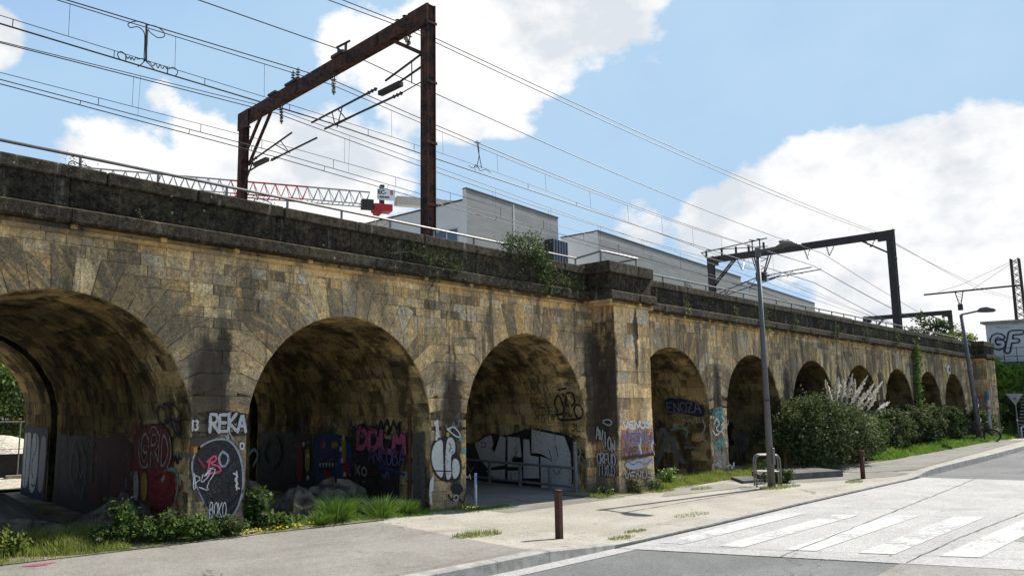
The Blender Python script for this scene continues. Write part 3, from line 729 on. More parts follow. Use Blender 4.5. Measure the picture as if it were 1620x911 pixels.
g1=gantry(10.45,11.42,19.58,10.60,RUST,'rusty brown steel portal gantry standing on the left part of the viaduct',.235)
arm(g1,10.45,[((10.33,13.05,9.22),(10.33,15.75,9.18)),((10.6,12.45,9.0),(10.6,15.55,9.02)),((10.4,11.55,9.55),(10.3,12.7,9.28)),((10.45,11.55,9.3),(10.5,12.6,9.2))],
   [((10.33,14.4,9.2),(10.6,15.0,8.9)),((10.6,14.0,9.0),(10.4,14.8,8.85)),((10.33,14.6,9.2),(10.6,14.6,9.0)),((10.3,14.8,9.18),(10.6,15.1,9.02)),((10.4,11.9,9.5),(10.4,11.9,8.98)),((10.45,11.55,8.95),(10.6,12.5,9.0))],(10.40,10.54,12.35,13.1,9.1,9.2))
arm(g1,10.45,[((10.33,18.9,8.92),(10.33,16.7,9.18)),((10.6,18.2,8.85),(10.6,15.9,8.88)),((10.4,19.45,8.2),(10.4,18.9,8.95)),((10.5,19.45,8.75),(10.5,18.3,8.85))],
   [((10.33,17.6,9.1),(10.6,17.2,8.8)),((10.6,17.2,8.85),(10.4,17.9,8.7)),((10.33,17.3,9.13),(10.6,17.3,8.88)),((10.45,19.45,9.0),(10.45,18.5,8.8))],(10.40,10.54,18.2,18.9,8.8,8.9))
def hang(g,X,y,z0,z1,dy=.12,glass=False,n=5):
    mb=MB(); insul(mb,(X-.04,y-dy/2,z0),(X,y+.02,z1),n,.06); o=mb.build('insulator_string',INS,g)
    mb=MB(); insul(mb,(X+.1,y+dy,z0),(X+.03,y+.03,z1),n,.055); mb.build('insulator_string',GLASSI if glass else INS,g)
hang(g1,10.45,14.95,10.26,9.72,.2,True); hang(g1,10.45,17.45,10.26,9.68,.22)
hang(g1,10.45,12.05,10.26,9.98,.25,True,3)
for (y,h) in ((16.9,.42),(16.65,.42),(12.2,.1),(12.45,.1)):
    mb=MB(); insul(mb,(10.45,y,10.61),(10.45,y,10.61+h),5 if h>.2 else 2,.065); mb.build('post_insulator',INS,g1)
mb=MB(); mb.box(10.3,10.6,14.4,14.9,10.602,10.68); mb.box(10.42,10.48,14.44,14.48,10.68,10.92); mb.box(10.42,10.48,14.75,14.79,10.68,10.88); mb.tube([(10.45,14.3,10.90),(10.45,14.85,10.93)],.03,6); mb.box(10.3,10.6,17.6,18.0,10.602,10.66); mb.box(10.3,10.6,16.5,17.1,10.602,10.66); mb.build('feeder_bracket',STEEL,g1)
g2=gantry(40.1,11.5,20.35,10.17,STEEL,'dark steel portal gantry on the right part of the viaduct, behind the street lamp head',.3)
arm(g2,40.1,[((39.9,17.6,8.7),(39.9,15.0,8.86)),((40.3,17.5,8.6),(40.3,14.7,8.76)),((40.1,17.7,8.6),(40.1,17.2,8.72)),((40.1,17.2,8.55),(40.1,16.6,8.7))],[((39.9,15.9,8.8),(40.3,16.4,8.55)),((39.9,16.6,8.78),(40.3,15.6,8.66))])
arm(g2,40.1,[((39.9,20.1,8.0),(39.9,17.2,8.85)),((40.3,20.0,7.9),(40.3,17.0,8.6)),((40.1,20.2,7.4),(40.1,19.4,8.2)),((40.1,20.2,8.3),(40.1,19.3,8.3))],[((39.9,18.3,8.5),(40.3,18.0,8.2)),((39.9,17.8,8.7),(40.3,18.4,8.1))])
mb=MB()
for (ya,yb2) in ((18.0,17.75),(17.1,17.5)):
    for dx in (-.15,.15): mb.bar((40.1+dx,ya,9.85),(40.1+dx*.4,yb2,8.75),.05,.05)
for i in range(5):
    t0,t1=i/5,(i+1)/5; a=(18.0-.25*t0,17.1+.4*t0); b=(18.0-.25*t1,17.1+.4*t1); z0,z1=9.85-1.1*t0,9.85-1.1*t1
    mb.bar((39.95,a[i%2],z0),(39.98,b[1-i%2],z1),.03,.03)
mb.box(39.95,40.25,17.4,17.85,8.5,8.95); mb.build('drop_bracket',STEEL,g2)
hang(g2,40.1,15.2,9.83,9.3,.2); hang(g2,40.1,14.2,9.83,9.35,-.2); hang(g2,40.1,12.3,9.83,9.5,.3,False,3); hang(g2,40.1,18.6,9.83,9.2,.3)
mb=MB()
for y in (20.6,19.7,18.9,18.2,17.4): mb.box(40.05,40.15,y-.04,y+.04,10.17,10.17+.38)
mb.bar((40.1,17.2,10.75),(40.1,20.9,10.5),.05,.05); mb.bar((40.1,17.2,10.3),(40.1,20.6,10.62),.04,.04)
for y in (18.0,17.6): mb.tube([(40.1,y,10.2),(40.1,y,10.75)],.035,6); mb.tube([(40.1,y-.15,10.72),(40.1,y+.15,10.8)],.03,6)
mb.tube([(40.1,20.9,10.5),(40.1,20.6,10.2)],.02,5); mb.build('isolator_switch',STEEL,g2)
mb=MB(); mb.box(39.95,40.25,16.2,16.6,10.17,10.25); mb.tube([(40.1,16.1,10.45),(40.1,16.6,10.45)],.05,6); mb.box(40.07,40.13,16.5,16.56,10.25,10.45); mb.build('feeder_bracket',STEEL,g2)
g3=gantry(70,16.5,22.4,9.3,STEEL,'small distant steel portal gantry seen beyond the far end of the parapet',.26)
arm(g3,70,[((69.9,17.0,7.2),(69.9,19.5,7.35)),((70.1,17.0,7.0),(70.1,19.5,7.2)),((70,16.6,6.8),(70,17.2,7.1)),((70,16.6,7.3),(70,17.2,7.2))],[])
# lattice mast with long boom, beyond the viaduct end
lm=empty('lattice_mast',(60,10.45,0),'dark lattice steel mast with a long horizontal boom behind the white graffiti building','mast')
mb=MB(); h0,h1=.28,.2; zb,ztp=.3,11.2
def lat(z): t=(z-zb)/(ztp-zb); return h0+(h1-h0)*t
for sx_ in (-1,1):
    for sy in (-1,1): mb.bar((60+sx_*h0,10.45+sy*h0,zb),(60+sx_*h1,10.45+sy*h1,ztp),.06,.06)
z=zb
while z<ztp-.3:
    a,b=lat(z),lat(z+.42)
    for s_ in (-1,1):
        mb.bar((60+s_*a,10.45-a,z),(60+s_*b,10.45+b,z+.42),.035,.035); mb.bar((60+s_*a,10.45+a,z),(60+s_*b,10.45-b,z+.42),.035,.035)
        mb.bar((60-a,10.45+s_*a,z),(60+b,10.45+s_*b,z+.42),.035,.035)
    z+=.42
mb.build('mast',STEEL,lm)
MB().tube([(60,10.2,9.5),(60,15.5,9.44)],.06,8).build('boom',STEEL,lm)
MB().tube([(60,10.4,11.15),(60,13.3,9.9),(60,14.7,9.55)],.012,4).build('stay_wire',WIRE,lm); MB().tube([(60,10.4,11.1),(60,12.8,9.5)],.012,4).build('stay_wire',WIRE,lm)
mb=MB(); mb.bar((60,13.75,9.44),(60,13.55,8.5),.05,.05); mb.bar((60,13.3,9.44),(60,13.5,8.5),.05,.05)
for i in range(4): mb.bar((60,13.72-.04*i,9.4-.22*i),(60,13.34+.03*i,9.2-.22*i),.03,.03)
mb.box(59.9,60.1,13.4,13.65,8.2,8.6); mb.build('drop_bracket',STEEL,lm)
# ------------------------------------------------------------------ wires
import numpy as np
def wire(name,pix,Y,parent,r=.008,Xl=-30,after=None,knots=None):
    pts=[onY(u,v,Y) for u,v in pix]
    left=[p for p in pts if p.x<10.6]; right=[p for p in pts if p.x>=10.3]
    out=[]
    c=np.polyfit([p.x for p in left],[p.z for p in left],1 if len(left)>1 else 0) if left else None
    zc=None
    if left and len(left)>1:
        xm=np.mean([p.x for p in left]); z1=np.polyval(c,10.45)
        s=max(-.06,min(.06,c[0]))
        for i in range(13):
            x=Xl+(10.45-Xl)*i/12
            z=z1+s*(x-10.45) if x>0 else z1+s*(0-10.45)
            out.append((x,Y,z))
        zc=z1
    if right:
        xs=[p.x for p in right]; zs=[p.z for p in right]
        if zc is not None: xs=[10.45,10.45]+xs; zs=[zc,zc]+zs
        q=np.polyfit(xs,zs,2 if len(set(xs))>2 else 1); xe=40.1
        for i in range(1,17):
            x=10.45+(xe-10.45)*i/16; out.append((x,Y,float(np.polyval(q,x)) if x<=max(xs)+.1 else float(np.polyval(q,max(xs))+(x-max(xs))*(np.polyval(q,max(xs))-np.polyval(q,max(xs)-1))*.8)))
    for a in (after or []):
        p=Vector(out[-1]); a=Vector(a)
        for i in range(1,6): t=i/5; out.append(p+(a-p)*t-Vector((0,0,1))*.35*4*t*(1-t)*.25)
    MB().tube(out,r*1.35,5,cap=False).build(name,WIRE,parent)
    return [Vector(p) for p in out]
def at_x(pts,x):
    for a,b in zip(pts,pts[1:]):
        if a.x<=x<=b.x: return a+(b-a)*((x-a.x)/max(1e-6,b.x-a.x))
    return pts[-1]
k1=empty('catenary',(0,15.0,9),'overhead contact line with droppers hung above the nearer track','overhead line','overhead wires above the tracks')
G3a=(70,18.6,7.9);G3b=(70,20.6,7.9)
A1=wire('messenger_wire',[(104,0),(400,89),(720,208.6),(884,280),(1042,340),(1163,380.6)],15.0,k1,.010,after=[(70,18.6,8.6)])
A2=wire('messenger_wire',[(89,0),(400,96),(720,215),(884,285),(1042,343),(1163,382)],15.03,k1,.008,after=[(70,18.62,8.55)])
B1=wire('auxiliary_wire',[(0,24.7),(400,148),(720,250),(940,331)],15.0,k1,.006,after=[(70,18.6,7.5)])
B2=wire('contact_wire',[(0,37.8),(400,158),(720,261.6),(940,334.4),(1150,403.7)],15.0,k1,.013,after=[(70,18.6,7.4)])
k2=empty('catenary',(0,17.7,9),'overhead contact line with droppers hung above the track farther from the road','overhead line','overhead wires above the tracks')
C1=wire('messenger_wire',[(0,68),(400,170),(720,280),(940,358),(1106,403.7)],17.7,k2,.010,after=[(70,20.6,8.6)])
C2=wire('messenger_wire',[(0,66),(400,164),(720,275),(940,354)],17.65,k2,.008,after=[(70,20.6,8.55)])
D1=wire('auxiliary_wire',[(0,115),(385,214),(720,309),(940,373),(1110,430)],17.7,k2,.006,after=[(70,20.6,7.5)])
D2=wire('contact_wire',[(0,126),(346,217),(720,322),(940,386),(1110,434)],17.7,k2,.009,after=[(70,20.6,7.4)])
D3=wire('contact_wire',[(0,133),(328,220),(720,330),(940,391)],17.75,k2,.010,after=[(70,20.65,7.4)])
def droppers(par,top,bot,xs,r=.005):
    for x in xs:
        a,b=at_x(top,x),at_x(bot,x)
        if abs(a.z-b.z)>.05: MB().tube([a,b],r,4).build('dropper',WIRE,par)
droppers(k1,A2,B1,[4.1,6.3,8.5,12.4,14.3,16.6,18.9,21.3,23.6,25.9,28.2,30.6,33,35.5])
droppers(k1,B1,B2,[3.1,5.0,7.0,9.2,11.6,13.2,15.6,18.0,20.5,23.0,25.5,28.0,30.5],.009)
droppers(k2,C1,D1,[6.4,9.6,12.8,16.0,19.3,22.4,25.6,28.8,32,35])
droppers(k2,C2,D2,[6.55,9.75,12.95,16.15,19.4,22.5,25.7,28.9],.004)
droppers(k2,D1,D2,[5.6,8.2,10.0,12.4,14.8,17.2,19.7,22.1,24.6,27,29.5,32],.009)
droppers(k2,D2,D3,[5.2,7.9,9.7,12.1,14.5,17.0,19.5,22.0],.009)
def loopwire(pts,r=.009):
    P=[Vector(p) for p in pts]; out=[]
    for i in range(len(P)-1):
        p0=P[max(0,i-1)];p1=P[i];p2=P[i+1];p3=P[min(len(P)-1,i+2)]
        for t in (0,.25,.5,.75):
            out.append(.5*((2*p1)+(-p0+p2)*t+(2*p0-5*p1+4*p2-p3)*t*t+(-p0+3*p1-3*p2+p3)*t**3))
    out.append(P[-1]); return out
def onY3(l,Y=15.0): return [onY(u,v,Y) for u,v in l]
jp=MB()
for l in ([(232,38),(216,34),(203,38),(206,44),(218,43),(228,52),(229,70),(228,90),(229,98)],[(232,40),(246,42),(258,50),(260,58),(250,60),(238,52),(234,48),(233,70),(231,95),(236,102),(244,110)],
          [(228,95),(226,100),(218,106)],[(199,97),(190,94),(186,86),(192,82),(199,88),(202,93),(205,90),(207,95),(209,91),(212,96),(215,91),(218,94),(224,93),(229,95)],
          [(232,97),(238,100),(242,105),(246,101),(250,108),(253,103),(257,109),(261,105),(265,110),(274,107),(281,113),(278,120),(270,119)]):
    jp.tube(loopwire(onY3(l)),.011,5)
for l in ([(199,86),(199,98)],[(265,106),(265,118)],[(231,38),(230,97)],[(232.5,38),(232,97)]): jp.tube(onY3(l),.014,5)
jp.build('jumper_loop',WIRE,k1)
jp=MB()
for l in ([(756,223),(758,245),(754,265)],[(754,223),(757,240),(762,266)],[(742,262),(748,266),(754,262),(760,270),(768,268),(776,273)],[(751,226),(760,226)]): jp.tube(loopwire(onY3(l)),.012,5)
jp.build('jumper_loop',WIRE,k1)
for i,(nm,pix,Y,zz,lb) in enumerate((('feeder_wire',[(314,0),(400,31),(539,79),(720,163),(1135,340),(1240,379.5)],14.5,8.9,'feeder cable passing over the middle of the rusty gantry beam'),
   ('feeder_wire',[(518.5,0),(600,30),(720,81),(1304,340),(1373,365)],12.15,9.9,'lower of two feeder cables passing the near corner of the rusty gantry'),
   ('feeder_wire',[(541,0),(610,27),(720,75),(1316,340),(1376,363)],12.0,9.9,'upper of two feeder cables passing the near corner of the rusty gantry'))):
    t=empty(nm,(0,Y,10),lb,'cable','feeder cables')
    o=wire('cable',pix,Y,t,.008 if i else .010,after=[(70,18,8.9)] if i==0 else [(60,11.6+.3*i,9.3),(110,9,9.8)])
# ------------------------------------------------------------------ tower crane far behind
ZC=22.0
P1=onZ(120,266,ZC); P2=onZ(585,306,ZC); cd=(P2-P1).normalized(); cn=Vector((-cd.y,cd.x,0))
cr=empty('tower_crane',(P2.x,P2.y,0),'tower crane with red and white lattice jib and white counterweight sign behind the viaduct','crane')
REDP=plain('red_crane_paint',(.42,.03,.03),.6,.3,0,.15); GREYP=plain('grey_crane_paint',(.33,.32,.31),.6,.3,0,.15); BEIGE=plain('beige_crane_steel',(.45,.40,.33),.7,.3,0,.2)
Lj=(P2-P1).length; ns=26; redm=MB(); grm=MB(); grm2=MB()
for i in range(ns):
    a=P1+cd*(Lj*i/ns); b=P1+cd*(Lj*(i+1)/ns); m_=grm if i<13 else (redm if i<20 else grm2)
    ta,tb=a+Vector((0,0,.1)),b+Vector((0,0,.1)); w=.55; dz=Vector((0,0,-1.25))
    m_.bar(ta,tb,.12,.12)
    for s_ in (-1,1):
        q=cn*(w*s_); m_.bar(a+dz+q,b+dz+q,.09,.09); m_.bar(ta,(a+b)/2+dz+q,.05,.05); m_.bar((a+b)/2+dz+q,tb,.05,.05)
    m_.bar(a+dz+cn*w,a+dz-cn*w,.05,.05)
grm.build('jib_section',GREYP,cr); grm2.build('jib_section',GREYP,cr); redm.build('jib_section',REDP,cr)
mb=MB(); B0=P2; 
def obox(m_,c,du,dv,dw,u0,u1,v0,v1,w0,w1):
    vs=[c+du*u+dv*v+dw*w for w in (w0,w1) for (u,v) in ((u0,v0),(u1,v0),(u1,v1),(u0,v1))]; m_.add(vs,[(0,3,2,1),(4,5,6,7),(0,1,5,4),(1,2,6,5),(2,3,7,6),(3,0,4,7)])
zv=Vector((0,0,1))
obox(mb,B0,cd,cn,zv,2.6,9,-.5,.5,-.95,-.15); mb.build('counter_jib',BEIGE,cr)
mb=MB(); obox(mb,B0,cd,cn,zv,.3,2.1,-.7,.7,-1.75,-1.1); obox(mb,B0,cd,cn,zv,.5,1.0,-.8,.8,-2.1,-1.75); mb.build('slewing_unit',REDP,cr)
mb=MB(); obox(mb,B0,cd,cn,zv,-.9,.2,-.8,.0,-1.7,-.8); mb.build('cab',STEEL,cr)
mb=MB(); obox(mb,B0,cd,cn,zv,.45,2.2,-1.16,-1.04,-.85,.2); sg=mb.build('sign_board',WHITEP,cr)
obox(mm:=MB(),B0,cd,cn,zv,1.0,1.4,-.25,.25,-1.0,.9); mm.build('tower_head',STEEL,cr)
mb=MB()
for sx_ in (-.7,.7):
    for sy in (-.7,.7): mb.bar(B0+cd*(1.4+sx_)+cn*sy+zv*(-22),B0+cd*(1.4+sx_)+cn*sy+zv*(-2.3),.14,.14)
z=-22
while z<-3:
    for s_ in (-.7,.7): mb.bar(B0+cd*.7+cn*s_+zv*z,B0+cd*2.1+cn*s_+zv*(z+1.4),.07,.07); mb.bar(B0+cd*(1.4+s_)-cn*.7+zv*z,B0+cd*(1.4+s_)+cn*.7+zv*(z+1.4),.07,.07)
    z+=1.4
mb.build('tower',GREYP,cr)
def text(txt,size,name,mat,parent,origin,ux,uy,extr=.01,offset=0.0,bold=.0):
    cu=bpy.data.curves.new(name,'FONT'); cu.body=txt; cu.size=size; cu.extrude=extr; cu.offset=bold
    to=bpy.data.objects.new(name+'_c',cu); scene.collection.objects.link(to); dg=bpy.context.evaluated_depsgraph_get(); me=bpy.data.meshes.new_from_object(to.evaluated_get(dg))
    bpy.data.objects.remove(to); me.materials.clear(); me.materials.append(mat)
    ux=Vector(ux).normalized(); uy=Vector(uy).normalized(); uz=ux.cross(uy); off=parent_world(parent); o0=Vector(origin)-off
    for v in me.vertices: p=v.co.copy(); v.co=o0+ux*p.x+uy*p.y+uz*p.z
    o=bpy.data.objects.new(name,me); scene.collection.objects.link(o); o.parent=parent; return o
BLK=plain('black_lettering',(.02,.02,.02),.7,.2,0,.1)
text('EC-',.55,'lettering',BLK,sg,B0+cd*.50-cn*1.175+zv*(-.30),cd,zv,bold=.016); text('B',.55,'lettering',REDP,sg,B0+cd*1.70-cn*1.175+zv*(-.30),cd,zv,bold=.012); text('LIEBHERR',.26,'lettering',BLK,sg,B0+cd*.56-cn*1.175+zv*(-.68),cd,zv,bold=.006)
# ------------------------------------------------------------------ buildings behind
PALE=plain('pale_render',(.58,.57,.55),.9,.2,0,.05,.5,0)
k=NT('grey_ribbed_cladding',.8,.25); w=k.n('ShaderNodeTexWave'); w.bands_direction='Z'; w.inputs['Scale'].default_value=2.2; w.inputs['Distortion'].default_value=0; k.l(k.pos,w.inputs['Vector']); n=k.noise(k.mp(k.pos,(.4,.4,3)),1,4,.6)
k.color(k.mix(1.0,k.mix(k.rng(n,.35,.65),(.27,.266,.256),(.32,.315,.30)),k.mix(w.outputs['Fac'],(.75,)*3,(1.1,)*3),'MULTIPLY')); CLAD=k.m
GLASS=plain('blue_window_glass',(.05,.08,.13),.12,.6,0,.2,1,0); FRAME=plain('window_frame_grey',(.5,.5,.48),.5,.4,0,.05)
def hdir(u): r=ray(u,638); v=Vector((r.x,r.y,0)); return v.normalized()
dA,dB=hdir(-563),hdir(1796)
def meet(C,d,u):
    """distance along d from C at which the ground point shows at column u"""
    r=ray(u,500); a=Vector((r.x,r.y)); n_=Vector((-a.y,a.x)); return -(C.x*n_.x+C.y*n_.y)/(d.x*n_.x+d.y*n_.y)
def building(name,uc,Y,topA,topB,uA,uB,label,jointu=(),stepA=None):
    pC=onY(uc,topB,Y); C=Vector((pC.x,pC.y,0)); zB=pC.z; zA=onY(uc,topA,Y).z; a=meet(C,dA,uA); b=meet(C,dB,uB)
    o=empty(name,C,label,'building')
    dn=Vector((-dA.x,-dA.y,0))
    mb=MB(); q=[C,C+dA*a,C+dA*a+dB*b,C+dB*b]; 
    vs=[p+zv*z for z in (0,zA) for p in q]; mb.add(vs,[(4,5,6,7),(0,4,5,1)[::-1],(1,5,6,2)[::-1],(2,6,7,3)[::-1]]); mb.build('rendered_wall',PALE,o)
    mb=MB(); t=.35; q=[C-dA*.02,C+dA*t,C+dA*t+dB*(b+.01),C-dA*.02+dB*(b+.01)]; vs=[p+zv*z for z in (-.02,zB) for p in q]; mb.add(vs,[(4,5,6,7),(0,1,5,4),(1,2,6,5),(2,3,7,6),(3,0,4,7)]); cl=mb.build('clad_wall',CLAD,o)
    # the short return of the clad wall seen end on is rendered
    mb=MB(); q=[C-dA*.03-dB*.03,C+dA*(t+.01)-dB*.03,C+dA*(t+.01)-dB*.004,C-dA*.03-dB*.004]; vs=[p+zv*z for z in (0,zB+.01) for p in q]; mb.add(vs,[(4,5,6,7),(0,1,5,4),(1,2,6,5),(2,3,7,6),(3,0,4,7)]); mb.build('corner_trim',PALE,o)
    mb=MB(); q=[C-dA*.08,C+dA*(t+.05),C+dA*(t+.05)+dB*(b+.05),C-dA*.08+dB*(b+.05)]; vs=[p+zv*z for z in (zB+.012,zB+.14) for p in q]; mb.add(vs,[(4,5,6,7),(0,1,5,4),(1,2,6,5),(2,3,7,6),(3,0,4,7)]); mb.build('roof_edge',STEEL,o)
    mb=MB(); q=[C+dA*(t+.06)-dB*.08,C+dA*a-dB*.08,C+dA*a+dB*.2,C+dA*(t+.06)+dB*.2]; vs=[p+zv*z for z in (zA,zA+.12) for p in q]; mb.add(vs,[(4,5,6,7),(0,1,5,4),(1,2,6,5),(2,3,7,6),(3,0,4,7)]); mb.build('roof_edge',STEEL,o)
    return o,C,a,b,zA,zB
def facade_quad(C,d,out,s0,s1,z0,z1,dep,mb): 
    q=[C+d*s0+out*dep,C+d*s1+out*dep]; 
    vs=[q[0]+zv*z0,q[1]+zv*z0,q[1]+zv*z1,q[0]+zv*z1,q[0]+zv*z0-out*(dep+.05),q[1]+zv*z0-out*(dep+.05),q[1]+zv*z1-out*(dep+.05),q[0]+zv*z1-out*(dep+.05)]; mb.add(vs,[(0,1,2,3),(0,4,5,1),(1,5,6,2),(2,6,7,3),(3,7,4,0)])
def window(par,C,d,out,s0,s1,z0,z1,panes=2):
    mb=MB(); facade_quad(C,d,out,s0,s1,z0,z1,.06,mb); f=mb.build('window',FRAME,par); w=(s1-s0)/panes
    for i in range(panes):
        mb=MB(); facade_quad(C,d,out,s0+w*i+.08*(1 if s1>s0 else -1),s0+w*(i+1)-.08*(1 if s1>s0 else -1),z0+.1,z1-.1,.09,mb); mb.build('pane',GLASS,f)
b1,C,a,b,zA,zB=building('apartment_building',737,45,316,299,560,886,'pale building with a tall grey clad gable wall right of the rusty gantry')
oA=-dB; oB=-dA
zw1=onY(725,354,45).z; zw0=onY(725,382,45).z
window(b1,C,dA,oA,.9,.9+2.6,zw0-.4,zw1,2); window(b1,C,dA,oA,4.6,6.0,zw0-.4,zw1-.3,1)
sB=meet(C,dB,815); mb=MB(); facade_quad(C,dB,oB,sB-.08,sB+.08,8,zB,.05,mb); mb.build('vertical_joint',PALE,b1)
# glazed bay at the far end of the clad wall
s0_=meet(C,dB,864); s1_=meet(C,dB,886)
bay=MB(); pb_=C+dB*((s0_+s1_)/2); zb2_=onY(872,383,pb_.y).z; facade_quad(C,dB,oB,s0_,s1_,10,zb2_,1.0,bay); bo=bay.build('glazed_bay',GLASS,b1)
fr=MB()
for i in range(6):
    s=s0_+(s1_-s0_)*i/5; facade_quad(C,dB,oB,s-.07,s+.07,10,zb2_,1.06,fr)
fr.build('bay_frame',STEEL,bo)
b2,C2_,a2,b2l,zA2,zB2=building('apartment_building',945,45,366.5,366,890,1175,'pale building with a grey clad wall behind the buttress and the handrail')
b3,C3_,a3,b3l,zA3,zB3=building('apartment_building',1181.5,58,447,446,1085,1290,'lower pale building with grey clad wall behind the street lamp pole')
b4=empty('low_building',onY(1320,495,85)*1,'low pale flat-roofed building far behind the dark gantry','building'); b4.location.z=0
p0=onY(1292,490,85);p1=onY(1345,500,85)
MB().box(p0.x,p1.x,85,95,0,p0.z-1).build('wall',PALE,b4); MB().box(p0.x-1,p1.x+14,86,97,0,p0.z-2.6).build('wall',PALE,b4); MB().box(p0.x+12,p0.x+17,88,92,p0.z-1,p0.z).build('roof_unit',GREYP,b4); MB().box(p0.x-.3,p1.x+.3,84.7,95.3,p0.z-1,p0.z-.6).build('roof_edge',CLAD,b4)
# ------------------------------------------------------------------ building ground seen through the first arch
tk=empty('shipping_container',(8.0,33,0),'yellow shipping container on the building ground seen through the left arch','container')
YEL=plain('yellow_container_paint',(.62,.40,.01),.6,.3,0,.15); mb=MB(); mb.box(8.0,11.5,33,35.2,.15,1.25)
for i in range(16): mb.box(8.08+.21*i,8.18+.21*i,32.965,32.998,.25,1.15)
mb.build('corrugated_body',YEL,tk); mb=MB(); mb.box(7.97,11.53,32.95,35.25,1.252,1.32); mb.box(7.97,11.53,32.95,35.25,.05,.148); mb.build('frame',plain('yellow_frame',(.45,.28,.01),.6),tk)
mb=MB(); mb.box(9.0,9.5,32.94,32.962,.5,.62); mb.build('plate',WHITEP,tk)
cb=empty('site_cabin',(7.0,33,0),'white site cabin left of the yellow container','cabin'); MB().box(5.2,7.85,33.2,35.2,.3,1.25).build('wall',WHITEP,cb); MB().box(5.1,7.9,33.1,35.3,1.252,1.34).build('roof',GREYP,cb); MB().box(6.0,6.6,33.17,33.199,.6,1.05).build('window',GLASS,cb)
def heap(cx_,cy_,rx,ry,h,name,mat,label,cat,z0=-.05,n=22,amp=.25,kind=None,sharp=False):
    mb=MB(); vs=[];m_=n; rings=9
    for j in range(rings):
        t=j/(rings-1)
        for i in range(m_):
            a=2*math.pi*i/m_; r=1-t; hh=h*(1-r**(2.6 if sharp else 1.7)); q=1+amp*noise.noise(Vector((math.cos(a)*1.3+cx_,math.sin(a)*1.3+cy_,t*2)))
            vs.append((cx_+rx*r*math.cos(a)*q,cy_+ry*r*math.sin(a)*q,z0+hh*(1+amp*.6*noise.noise(Vector((cx_+r*math.cos(a)*2,cy_+r*math.sin(a)*2,5))))))
    fs=[(j*m_+i,j*m_+(i+1)%m_,(j+1)*m_+(i+1)%m_,(j+1)*m_+i) for j in range(rings-1) for i in range(m_)]
    mb.add(vs,fs); o=mb.build(name,mat,None,not sharp); return tag(o,label,cat,None,kind)
heap(6.4,28,2.2,2.2,.95,'sand_heap',SAND,'heap of pale sand in front of the white cabin on the building ground','sand heap')
gb=empty('grey_building',(12,46,0),'grey flat-roofed block between the trees seen through the left arch','building'); MB().box(10.9,19,46,54,0,2.6).build('wall',plain('grey_wall',(.22,.22,.22),.9),gb); MB().box(10.8,19.1,45.9,54.1,2.6,2.75).build('roof_edge',STEEL,gb); MB().box(12.1,12.8,45.95,45.99,1.3,1.9).build('sign_panel',WHITEP,gb); MB().box(10.5,19.5,44,45.5,1.0,1.12).build('canopy',BEIGE,gb)
fn=empty('site_fence',(5.6,22.6,0),'grey mesh site fence with black sheeting along its foot behind the left arch','fence')
for i in range(6):
    x=1.4+2.1*i; mb=MB(); mb.tube([(x,22.6,-.05),(x,22.6,1.5)],.02,6); mb.build('post',GALV,fn); MB().box(x-.3,x+.3,22.45,22.75,-.05,.06).build('foot_block',CONC,fn)
MB().box(1.4,11.9,22.62,22.63,.0,.62).build('sheeting',DARKP,fn); mb=MB(); mb.tube([(1.4,22.6,1.48),(11.9,22.6,1.48)],.012,5); mb.tube([(1.4,22.6,.75),(11.9,22.6,.75)],.008,5)
mb.build('rail',GALV,fn)
op=empty('orange_stake',(4.9,19.6,0),'thin orange stake leaning beside the foot of the left arch','stake'); 
pa=onY(32,782,19.8); MB().tube([pa,onY(45,758,19.8)],.018,6).build('stick',plain('orange_paint',(.75,.22,.03),.6),op); MB().tube([onY(44,760,19.8),onY(47,753,19.8)],.026,6).build('tip',REDP,op)
# ------------------------------------------------------------------ street furniture
def bollard(x,y,h,label,sq=False):
    b=empty('bollard',(x,y,zg(x)),label,'bollard','bollards along the pavement'); mb=MB()
    if sq: mb.box(x-.045,x+.045,y-.045,y+.045,zg(x)-.05,zg(x)+h,None,.006); mb.build('post',CORTEN,b); MB().box(x-.047,x+.047,y-.047,y+.047,zg(x)+h+.001,zg(x)+h+.012,None,.004).build('cap',CORTEN,b)
    else: mb.tube([(x,y,zg(x)-.05),(x,y,zg(x)+h-.15)],.058,14); mb.build('post',CORTEN,b,True); MB().lathe([(.058,0),(.075,.01),(.075,.13),(.06,.15),(.01,.152)],(x,y,zg(x)+h-.15),16).build('cap',CORTEN,b)
bollard(9.22,7.22,.72,'square rust brown bollard by the dropped kerb in front of the third arch',True)
bollard(23.2,7.78,.76,'round dark brown bollard with wider head, beyond the street lamp')
# lamp with hoop barrier
lx,ly=18.97,8.39
lp=empty('street_lamp',(lx,ly,0),'straight grey street lamp post standing inside a metal hoop barrier','street lamp')
MB().tube([(lx,ly,-.05),(lx,ly,2.1),(lx,ly,5.75)],[.088,.068,.048],16).build('pole',LAMPG,lp,True)
MB().tube([(lx,ly,2.09),(lx,ly,2.12)],.079,16).build('pole_band',STEEL,lp); MB().box(lx-.06,lx+.06,ly-.108,ly-.07,.55,.95,None,.01).build('hatch',LAMPG,lp)
MB().tube([(lx,ly,5.68),(lx,ly,5.92)],.066,14).build('collar',LAMPG,lp); MB().tube([(lx,ly,5.84),(lx,7.75,5.86)],.04,10).build('arm',LAMPG,lp)
mb=MB(); hd=[(7.95,.04,.04,5.86),(7.85,.13,.05,5.87),(7.70,.19,.10,5.91),(7.50,.19,.08,5.89),(7.36,.14,.03,5.84),(7.33,.05,.02,5.83)]
vs=[]
for (y,w,h,zc) in hd:
    for k_ in range(10): a=2*math.pi*k_/10; vs.append((lx+w*math.cos(a),y,zc-.0+(h if math.sin(a)>0 else h*.5)*math.sin(a)))
